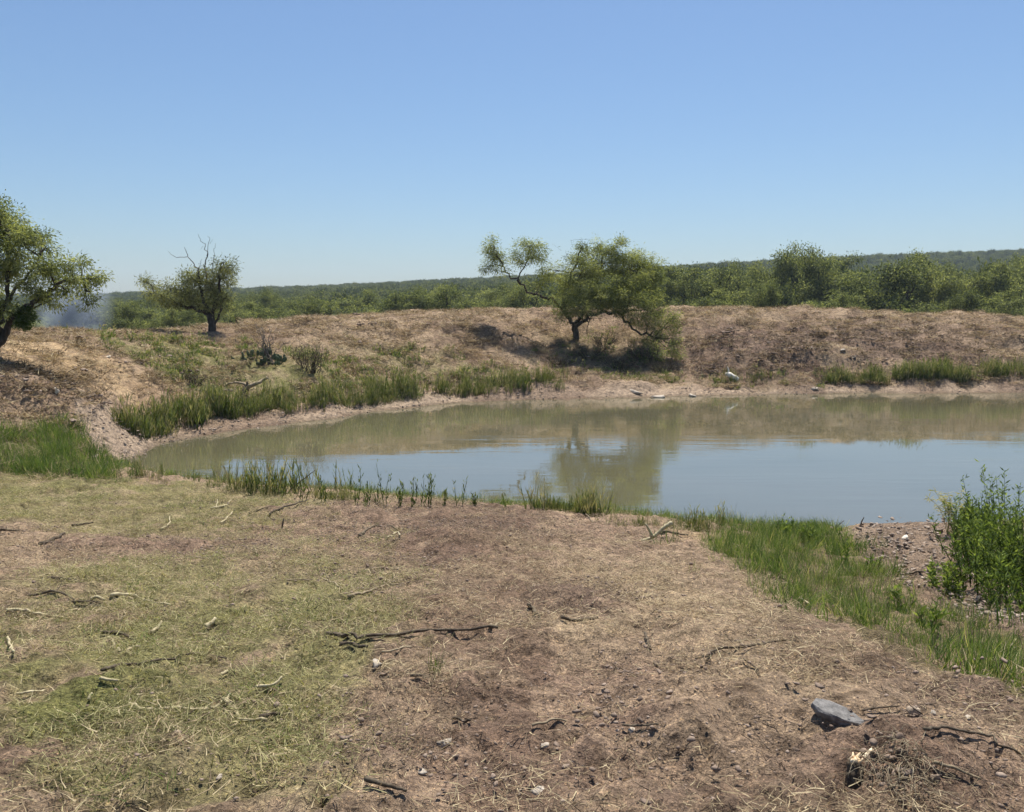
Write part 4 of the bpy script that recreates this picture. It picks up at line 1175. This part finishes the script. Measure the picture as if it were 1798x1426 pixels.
for px, py, s, lab, mt in [
    (1608, 1252, (.034, .03, .022), 'rounded tan stone right of the grey slab', 'tan_stone'),
    (663, 1166, (.030, .026, .022), 'white stone at the edge of the mown grass, centre left', 'pale_stone'),
    (780, 1306, (.030, .026, .016), 'white stone below centre in the brown dirt', 'pale_stone'),
    (957, 1310, (.018, .016, .014), 'small white stone between the two dark holes', 'pale_stone'),
    (1110, 1284, (.022, .018, .014), 'pale stone right of the dark holes', 'pale_stone'),
    (949, 1388, (.026, .02, .013), 'flat pale stone near the bottom edge, centre', 'pale_stone'),
    (741, 1358, (.016, .014, .012), 'small pale stone at the bottom, left of centre', 'pale_stone'),
    (387, 1364, (.018, .01, .008), 'small pale chip in the grass at the bottom left', 'pale_stone'),
    (1640, 1254, (.013, .012, .010), 'tiny pale stone right of the rounded tan stone', 'pale_stone'),
    (1700, 1262, (.014, .012, .010), 'tiny pale stone near the right edge above the long root', 'pale_stone'),
    (1155, 698, (.42, .2, .09), 'pale flat stone at the far waterline, nearest the mesquite shade', 'pale_stone'),
    (1216, 696, (.32, .2, .08), 'pale flat stone at the far waterline, right of the first', 'pale_stone'),
    (1115, 690, (.2, .15, .1), 'small pale stone above the far waterline under the mesquite', 'pale_stone'),
    (190, 628, (.07, .06, .05), 'small white stone on the orange slope at left', 'bone'),
    (98, 690, (.09, .08, .09), 'white chunk beside the tree shade at left', 'bone'),
    (590, 690, (.16, .1, .1), 'small white chunk among the left shore reeds', 'bone'),
    (1480, 615, (.2, .12, .07), 'pale chunk at the top of the light scar on the right bank', 'pale_stone'),
    (1500, 628, (.12, .1, .06), 'pale chunk lower on the light scar of the right bank', 'pale_stone'),
    (1430, 683, (.2, .15, .07), 'pale stone lying on the right far waterline', 'pale_stone'),
    (1587, 946, (.11, .05, .04), 'pale chunk on the mud flat by the water', 'bone')]:
    rock('stone', px, py, s, lab, 'stone', int(px * 3 + py), mt, rz=(px * .7) % 3.1, rough=.7, sub=2, lift=.12)

def drape(pix, lift, seed, plane=None):
    """points on the ground below picture points, lying at radius height (or standing at one depth)"""
    out = []
    if plane is not None:
        return [at(q[0], q[1], plane + .02 * i) for i, q in enumerate(pix)]
    for q in pix:
        w_ = ground(q[0], q[1], H)
        out.append(w_ + np.array([0, 0, lift + (q[2] if len(q) > 2 else 0)]))
    return out

def stick(pix, r0, r1, mat, label, seed, forks=(), name='stick', cat='stick', n=6, wob=.006, lift=None, group=None, stand=False):
    rng = np.random.default_rng(seed)
    pl = ground(pix[0][0], pix[0][1], H)[1] if stand else None
    P0 = np.array(drape(pix, r0 * .9 + .016 if lift is None else lift, seed, pl))
    c = P0[0].copy()
    g = Geo()
    P = smooth_line(P0 - c, 5, rng, wob)
    # ride over bumps
    for q in P:
        gq = hz(q[0] + c[0], q[1] + c[1]) - c[2]
        if not stand: q[2] = .7 * q[2] + .3 * (gq + r0 * .8 + .006)
        q[2] = max(q[2], gq + min(r0, r1) * .35)
    g.tube(P, np.linspace(r0, r1, len(P)), n, tint=rng.uniform(.3, .7), rng=rng, rough=.16)
    for fk in forks:
        Q0 = np.array(drape(fk, r1, seed, pl)) - c
        q = smooth_line(Q0, 4, rng, wob)
        g.tube(q, np.linspace(r1 * .9, r1 * .4, len(q)), 5, tint=rng.uniform(.3, .7), rng=rng, rough=.16)
    o = g.build(name, M[mat], smooth=True)
    o.location = c
    tag(o, label, cat, group)
    return o

STICKS = [
    # pale peeled sticks on the left grass
    ([(370, 896), (384, 893), (398, 890)], .012, .009, 'pale', 'small forked pale stick near the top of the left grass', [[(380, 894), (382, 883, .05)], [(394, 891), (406, 882, .04)]]),
    ([(282, 932), (297, 923), (298, 911, .03)], .012, .006, 'pale', 'short curved pale stick left of the brown strip', []),
    ([(387, 921), (397, 913), (408, 903)], .012, .010, 'pale', 'short straight pale stick at the edge of the brown strip', []),
    ([(160, 1058), (171, 1056), (184, 1060)], .011, .008, 'pale', 'short pale stick at the left end of the long pale pair', []),
    ([(195, 1051), (227, 1050), (257, 1062), (298, 1068)], .011, .006, 'pale', 'long pale stick lying across the left grass', []),
    ([(12, 1077), (40, 1077), (77, 1085), (112, 1091)], .010, .006, 'pale', 'long pale stick at the left edge, halfway down', []),
    ([(267, 1118), (277, 1108), (284, 1097)], .009, .006, 'pale', 'short bent pale stick below the long pale stick', []),
    ([(362, 1108), (370, 1101), (379, 1094)], .016, .009, 'pale', 'stubby white wood chip right of the bent pale stick', []),
    ([(14, 1126), (20, 1138), (25, 1152)], .007, .005, 'pale', 'short upright-looking pale stick at the far left edge', []),
    ([(189, 1127), (200, 1137), (211, 1147)], .008, .006, 'pale', 'thin pale stick slanting down above the dark branch', []),
    ([(222, 1149), (233, 1145), (244, 1143)], .009, .008, 'pale', 'short flat pale chip above the dark branch on the left', []),
    ([(505, 1025), (525, 1023), (548, 1023)], .008, .005, 'tan', 'thin tan stick beside the small dirt heap, centre left', []),
    ([(460, 1088), (480, 1085), (502, 1083)], .009, .007, 'tan', 'straight tan stick on bare soil below the small dirt heap', []),
    ([(450, 1213), (477, 1210), (496, 1197)], .007, .005, 'pale', 'bent pale stick above the right end of the white forked stick', []),
    ([(388, 1192), (394, 1189), (400, 1186)], .008, .007, 'pale', 'tiny pale chip below the dark branch end', []),
    ([(176, 1198), (192, 1201), (208, 1202)], .007, .004, 'pale', 'short pale stick below the dark branch start', []),
    ([(30, 1224), (55, 1221), (78, 1218)], .006, .004, 'pale', 'thin pale straw-like stick at the lower left edge', []),
    ([(227, 1242), (250, 1252), (277, 1254), (302, 1250), (370, 1252), (392, 1238), (405, 1226)], .007, .005, 'pale', 'long wavy pale stick in the lower left grass', []),
    ([(392, 1236), (406, 1247), (417, 1260), (425, 1272), (468, 1274)], .010, .006, 'pale', 'white sharply bent stick at the end of the long wavy one', []),
    ([(196, 1310), (217, 1314), (247, 1305)], .006, .004, 'pale', 'thin pale stick below the long wavy one', []),
    ([(156, 1235), (159, 1230), (163, 1226)], .006, .005, 'pale', 'tiny pale stick left of the long wavy one', []),
    # dark sticks on the left
    ([(50, 1051), (97, 1043), (123, 1053), (133, 1064)], .011, .006, 'dark', 'dark bent branch near the left edge', [[(97, 1043), (110, 1034, .04)]]),
    ([(127, 1062), (155, 1061), (182, 1064)], .010, .006, 'dark', 'dark straight stick right of the bent dark branch', []),
    ([(126, 926), (145, 924), (164, 921)], .014, .010, 'dark', 'short dark stick high on the left grass', []),
    ([(0, 932), (18, 935), (34, 937)], .016, .01, 'dark', 'dark stick end at the left edge high on the grass', []),
    ([(70, 959), (92, 951), (113, 940)], .020, .014, 'dark', 'thick dark stick end left of the dirt heap', []),
    ([(177, 1117), (217, 1120), (248, 1136)], .012, .006, 'dark', 'dark arched stick in the left grass above the long dark branch', []),
    ([(90, 1017), (113, 1019), (136, 1022)], .009, .006, 'dark', 'thin dark stick above the bent dark branch', []),
    ([(180, 1184), (207, 1172), (253, 1170), (307, 1162), (350, 1155), (398, 1163)], .010, .004, 'dark', 'long dark branch lying across the left grass', [[(307, 1162), (330, 1170), (352, 1174)]]),
    ([(458, 1268), (475, 1262), (492, 1263)], .012, .008, 'dark', 'dark stub at the tip of the white bent stick', []),
    ([(472, 908), (500, 893), (541, 882)], .018, .010, 'dark', 'dark branch along the edge between grass and bare strip', [[(450, 898), (465, 893), (482, 890)]]),
    ([(494, 931), (496, 922), (498, 911, .08)], .016, .010, 'dark', 'short dark stub standing in the bare strip', []),
    # centre
    ([(612, 1052), (650, 1042), (682, 1031), (707, 1029)], .011, .006, 'tan', 'tan stick slanting across the ground, centre left', []),
    ([(569, 1021), (590, 1030), (600, 1036)], .008, .006, 'tan', 'short tan stick left of the slanting one', []),
    ([(573, 1118), (610, 1122), (647, 1125), (721, 1117), (799, 1112), (874, 1109)], .013, .008, 'dark', 'longest dark branch lying across the middle ground', [[(647, 1125), (690, 1119), (722, 1122)], [(610, 1122), (622, 1107), (640, 1100, .03)]]),
    ([(861, 1108), (873, 1102), (886, 1095)], .012, .006, 'tan', 'pale tip at the right end of the longest dark branch', []),
    ([(596, 1140), (620, 1139), (644, 1143)], .013, .009, 'dark', 'dark stick below the left end of the longest branch', []),
    ([(671, 1150), (700, 1146), (722, 1140)], .006, .004, 'tan', 'thin tan stick under the longest dark branch', []),
    ([(986, 1090), (1013, 1095), (1049, 1091)], .012, .007, 'dark', 'dark curved stick under the dug hollow in the centre', []),
    ([(927, 1066), (937, 1077), (948, 1087)], .014, .010, 'dark', 'dark stub left of the dug hollow in the centre', []),
    ([(1132, 1118), (1137, 1132), (1143, 1147)], .009, .006, 'dark', 'thin dark stick pointing at the viewer right of centre', []),
    ([(630, 944), (659, 927), (698, 934)], .014, .008, 'dark', 'dark forked stick on the bare strip', [[(659, 927), (640, 930)]]),
    ([(680, 948), (698, 937), (702, 945)], .010, .006, 'pale', 'pale splinter beside the dark forked stick on the bare strip', []),
    ([(1028, 902), (1036, 912), (1041, 922)], .009, .006, 'tan', 'thin tan stick by the dense reed tuft', []),
    # lower middle
    ([(642, 1377), (668, 1386), (694, 1394), (714, 1399)], .010, .005, 'dark', 'dark stick at the bottom edge left of centre', []),
    ([(721, 1193), (742, 1194), (765, 1197)], .007, .005, 'dark', 'small dark stick below the lone grass tuft', []),
    ([(935, 1281), (965, 1275), (995, 1274)], .006, .004, 'tan', 'thin stick bridging the dark hole near the bottom', []),
    ([(795, 1268), (810, 1271), (826, 1273)], .007, .005, 'dark', 'small dark stick in the dirt below centre', []),
    ([(1093, 1280), (1125, 1281), (1156, 1279)], .005, .004, 'dark', 'thin dark twig behind the pale stone right of the holes', []),
    # right
    ([(1240, 1161), (1262, 1146), (1317, 1140), (1366, 1132), (1402, 1134)], .009, .004, 'dark', 'long dark twig right of centre on the straw', []),
    ([(1305, 1163), (1318, 1172), (1331, 1183)], .006, .004, 'dark', 'short dark twig below the long one right of centre', []),
    ([(1743, 1172), (1760, 1161), (1773, 1152), (1783, 1132, .03)], .009, .005, 'pale', 'pale curved stick in the green grass at the right edge', []),
    ([(1400, 1054), (1410, 1058), (1421, 1065)], .010, .005, 'pale', 'pale splinter at the edge of the green strip', []),
    ([(1352, 1043), (1364, 1045), (1376, 1051)], .007, .005, 'pale', 'thin pale splinter left of the one at the green strip', []),
    ([(1514, 1255), (1545, 1249), (1580, 1246)], .005, .003, 'dark', 'thin dark twig touching the right end of the grey slab', []),
    ([(1622, 1288), (1654, 1285), (1690, 1294), (1741, 1301), (1752, 1318), (1800, 1333)], .007, .004, 'dark', 'long curving root at the lower right', [[(1752, 1318), (1775, 1310), (1805, 1294)]]),
    ([(1640, 1348), (1680, 1360), (1722, 1378)], .008, .004, 'tan', 'grey-tan stick below the long curving root', []),
    ([(1588, 1008), (1615, 1006), (1646, 1007)], .013, .009, 'dark', 'dark stick on the mud flat left of the leafy weeds', []),
    ([(1510, 925), (1513, 916, .1), (1517, 908, .22)], .016, .006, 'dark', 'black twig sticking up at the water edge of the mud flat', []),
    ([(1467, 928), (1475, 920, .08), (1482, 914, .14)], .012, .005, 'dark', 'short black twig at the water left of the other', []),
    ([(505, 868), (515, 855, .15), (553, 826, .5)], .014, .006, 'dark', 'dark bare twig leaning over the water at the near left shore', [[(505, 868), (530, 866, .1), (545, 862, .15)]]),
]
MS = {'pale': 'pale_stick', 'dark': 'dark_stick', 'tan': 'tan_stick'}
for i, (pix, r0, r1, mt, lab, fk) in enumerate(STICKS):
    stick(pix, r0 * (1.2 if mt == 'pale' else .95), r1 * (1.2 if mt == 'pale' else .95), MS[mt], lab, 1000 + i, fk, stand=any(w_ in lab for w_ in ('sticking up', 'black twig', 'leaning over', 'standing in the bare')))
# splintered yellow wood at the near shore
stick([(1126, 950), (1140, 946), (1150, 940), (1164, 928), (1180, 918)], .020, .028, 'pale_stick', 'yellow splintered piece of wood at the near shore', 1100, [[(1146, 944), (1141, 932), (1133, 919)]], name='splintered_wood', cat='wood', stand=True)
stick([(1158, 936), (1180, 938), (1208, 944)], .016, .010, 'dark_stick', 'dark stick behind the yellow splintered wood', 1101)
# fallen log on the left bank
lg = ground(433, 692, H) + np.array([0, 0, .12])
root = empty('fallen_log', lg); tag(root, 'fallen pale forked log on the left far bank', 'log')
g = Geo(); rng = np.random.default_rng(1102)
def lp(*pts): return [at(q[0], q[1], lg[1] + (q[2] if len(q) > 2 else 0)) - lg for q in pts]
limb(g, lp((428, 690), (433, 682), (446, 675), (458, 670, .2), (470, 663, .3)), .085, .05, rng, 8)
limb(g, lp((433, 683), (431, 676), (420, 672), (408, 672), (397, 677)), .05, .03, rng, 7)
limb(g, lp((430, 687), (418, 693), (400, 695), (384, 694)), .06, .035, rng, 7)
g.build('limb', M['tan_stick'], parent=root, smooth=True)
g = Geo()
limb(g, lp((431, 690), (434, 681), (434, 670)), .09, .03, rng, 7)
g.build('broken_stub', M['dark_stick'], parent=root, smooth=True)
# bleached log chunk at the far waterline
g = Geo(); rng = np.random.default_rng(1103)
P = smooth_line([(-.30, 0, .15), (-.1, -.05, .12), (.12, -.1, .05), (.32, -.14, .0)], 4)
g.tube(P, [.03, .07, .10, .12, .13, .13, .13, .13, .125, .12, .11, .09, .05], 9, .6, rng, .15)
g.tube(smooth_line([(-.15, 0, .2), (-.2, .02, .36), (-.26, .03, .46)], 3), np.linspace(.05, .012, 7), 6, .6, rng, .15)
bl = g.build('bleached_log', M['bone'], smooth=True)
bl.location = ground(1283, 668, H) + np.array([0, 0, .1]); bl.rotation_euler = (0, R(12), R(12))
tag(bl, 'short white bleached log chunk above the far waterline', 'log')

# torn-up root clump with a hole and a broken stub, lower right
rp = ground(1503, 1358, H)
g = Geo(); rng = np.random.default_rng(1110)
P = smooth_line([(-.012, -.03, -.06), (-.008, -.01, -.01), (.0, .01, .035)], 4)
g.tube(P, [.030, .032, .031, .030, .030, .029, .028, .027, .026], 9, .5, rng, .2)
root = empty('broken_root_stub', rp); tag(root, 'broken root stub with a fresh pale fracture beside the root clump', 'stub')
g.build('bark', M['dark_stick'], parent=root, smooth=True)
g = Geo()
for k in range(7):
    a = k * .9
    b0 = np.array([math.cos(a) * .014, math.sin(a) * .014 + .01, .03])
    g.tube([b0, b0 + np.array([rng.normal(0, .004), rng.normal(0, .004), rng.uniform(.008, .022)]), b0 + np.array([rng.normal(.004, .006), rng.normal(0, .006), rng.uniform(.024, .04)])], [.010, .008, .002], 5, .6, rng, .2)
g.tube(smooth_line([(.02, .01, .03), (.045, .03, .05), (.075, .05, .062)], 3), np.linspace(.010, .006, 7), 6, .9, rng, .15)
g.build('splintered_end', M['fracture'], parent=root, smooth=False)
rc = ground(1575, 1350, H)
root = empty('root_clump', rc); tag(root, 'torn-up clump of roots and matted dry grass beside the hole', 'root clump')
g = Geo()
for k in range(170):
    a = rng.uniform(0, 6.28); q = .12 * math.sqrt(rng.uniform())
    b0 = np.array([math.cos(a) * q * 1.1, math.sin(a) * q * 1.3, .0])
    b0[2] = hz(rc[0] + b0[0], rc[1] + b0[1]) - rc[2] + .004
    e = b0 + np.array([rng.normal(-.02, .06), rng.normal(-.03, .06), rng.uniform(-.03, .035)])
    e[2] = max(e[2], hz(rc[0] + e[0], rc[1] + e[1]) - rc[2] + .002)
    g.tube(smooth_line([b0, (b0 + e) / 2 + np.array([*rng.normal(0, .015, 2), rng.uniform(.005, .035)]), e], 3), np.linspace(.0016, .0006, 7), 3, rng.uniform(.1, .9))
g.build('root_fibre', M['tan_stick'], parent=root)['kind'] = 'stuff'
g = Geo()
for k in range(40):
    a = rng.uniform(0, 6.28); q = .12 * math.sqrt(rng.uniform()); s = rng.uniform(.004, .016)
    V, T = lump(2, (s * 1.2, s, s * .8), rng, .7)
    xx_, yy_ = math.cos(a) * q, math.sin(a) * q * 1.3
    g.add(V + np.array([xx_, yy_, hz(rc[0] + xx_, rc[1] + yy_) - rc[2] + s * .3]), None, T, rng.uniform(.1, .6))
g.build('soil_lump', M['clod'], parent=root)['kind'] = 'stuff'

# ------------------------------------------------------------------ smoke rising behind the left crest
sm, n, l, b, out = new_mat('thin_smoke')
n.remove(b)
tc = n.new('ShaderNodeTexCoord')
ln_ = n.new('ShaderNodeVectorMath'); ln_.operation = 'LENGTH'; l.new(tc.outputs['Object'], ln_.inputs[0])
fr = n.new('ShaderNodeMapRange'); fr.inputs['From Min'].default_value = 1.0; fr.inputs['From Max'].default_value = .1; l.new(ln_.outputs['Value'], fr.inputs['Value'])
sn = noise_node(n, l, 1.6, 4, .6); rs = ramp(n, [(.42, (0, 0, 0)), (.70, (1, 1, 1))]); l.new(sn.outputs['Fac'], rs.inputs[0])
mu_ = n.new('ShaderNodeMath'); mu_.operation = 'MULTIPLY'; pw = n.new('ShaderNodeMath'); pw.operation = 'POWER'; pw.inputs[1].default_value = 2.2; l.new(fr.outputs[0], pw.inputs[0]); l.new(pw.outputs[0], mu_.inputs[0]); l.new(rs.outputs[0], mu_.inputs[1])
m3 = n.new('ShaderNodeMath'); m3.operation = 'MULTIPLY'; l.new(mu_.outputs[0], m3.inputs[0]); m3.inputs[1].default_value = 4.2
pv = n.new('ShaderNodeVolumePrincipled'); pv.inputs['Color'].default_value = (.66, .76, .92, 1); pv.inputs['Anisotropy'].default_value = .2
l.new(m3.outputs[0], pv.inputs['Density']); l.new(pv.outputs[0], out.inputs['Volume'])
V, T = ICOS[3]
smoke = mk('smoke', V, T, sm)
c_ = at(128, 540, 44)
smoke.location = c_; smoke.scale = (2.3, 2.0, 3.6); smoke.rotation_euler = (0, R(10), 0)
tag(smoke, 'thin bluish smoke drifting up behind the left crest', 'smoke', kind='stuff')

# ------------------------------------------------------------------ the air
hm, n, l, b, out = new_mat('thin_haze')
n.remove(b)
pv = n.new('ShaderNodeVolumePrincipled'); pv.inputs['Color'].default_value = (.70, .84, 1.0, 1)
pv.inputs['Density'].default_value = .00029
l.new(pv.outputs[0], out.inputs['Volume'])
X0, X1, Y0, Y1, Zb, Zt = -1300, 1300, -30, 1700, -40, 82
HV = [(x_, y_, z_) for z_ in (Zb, Zt) for y_ in (Y0, Y1) for x_ in (X0, X1)]
haze = mk('haze', np.array(HV, float), np.array([[0, 2, 3, 1], [4, 5, 7, 6], [0, 1, 5, 4], [2, 6, 7, 3], [0, 4, 6, 2], [1, 3, 7, 5]]), hm)
tag(haze, 'thin pale blue haze over the distance', 'haze', kind='stuff')
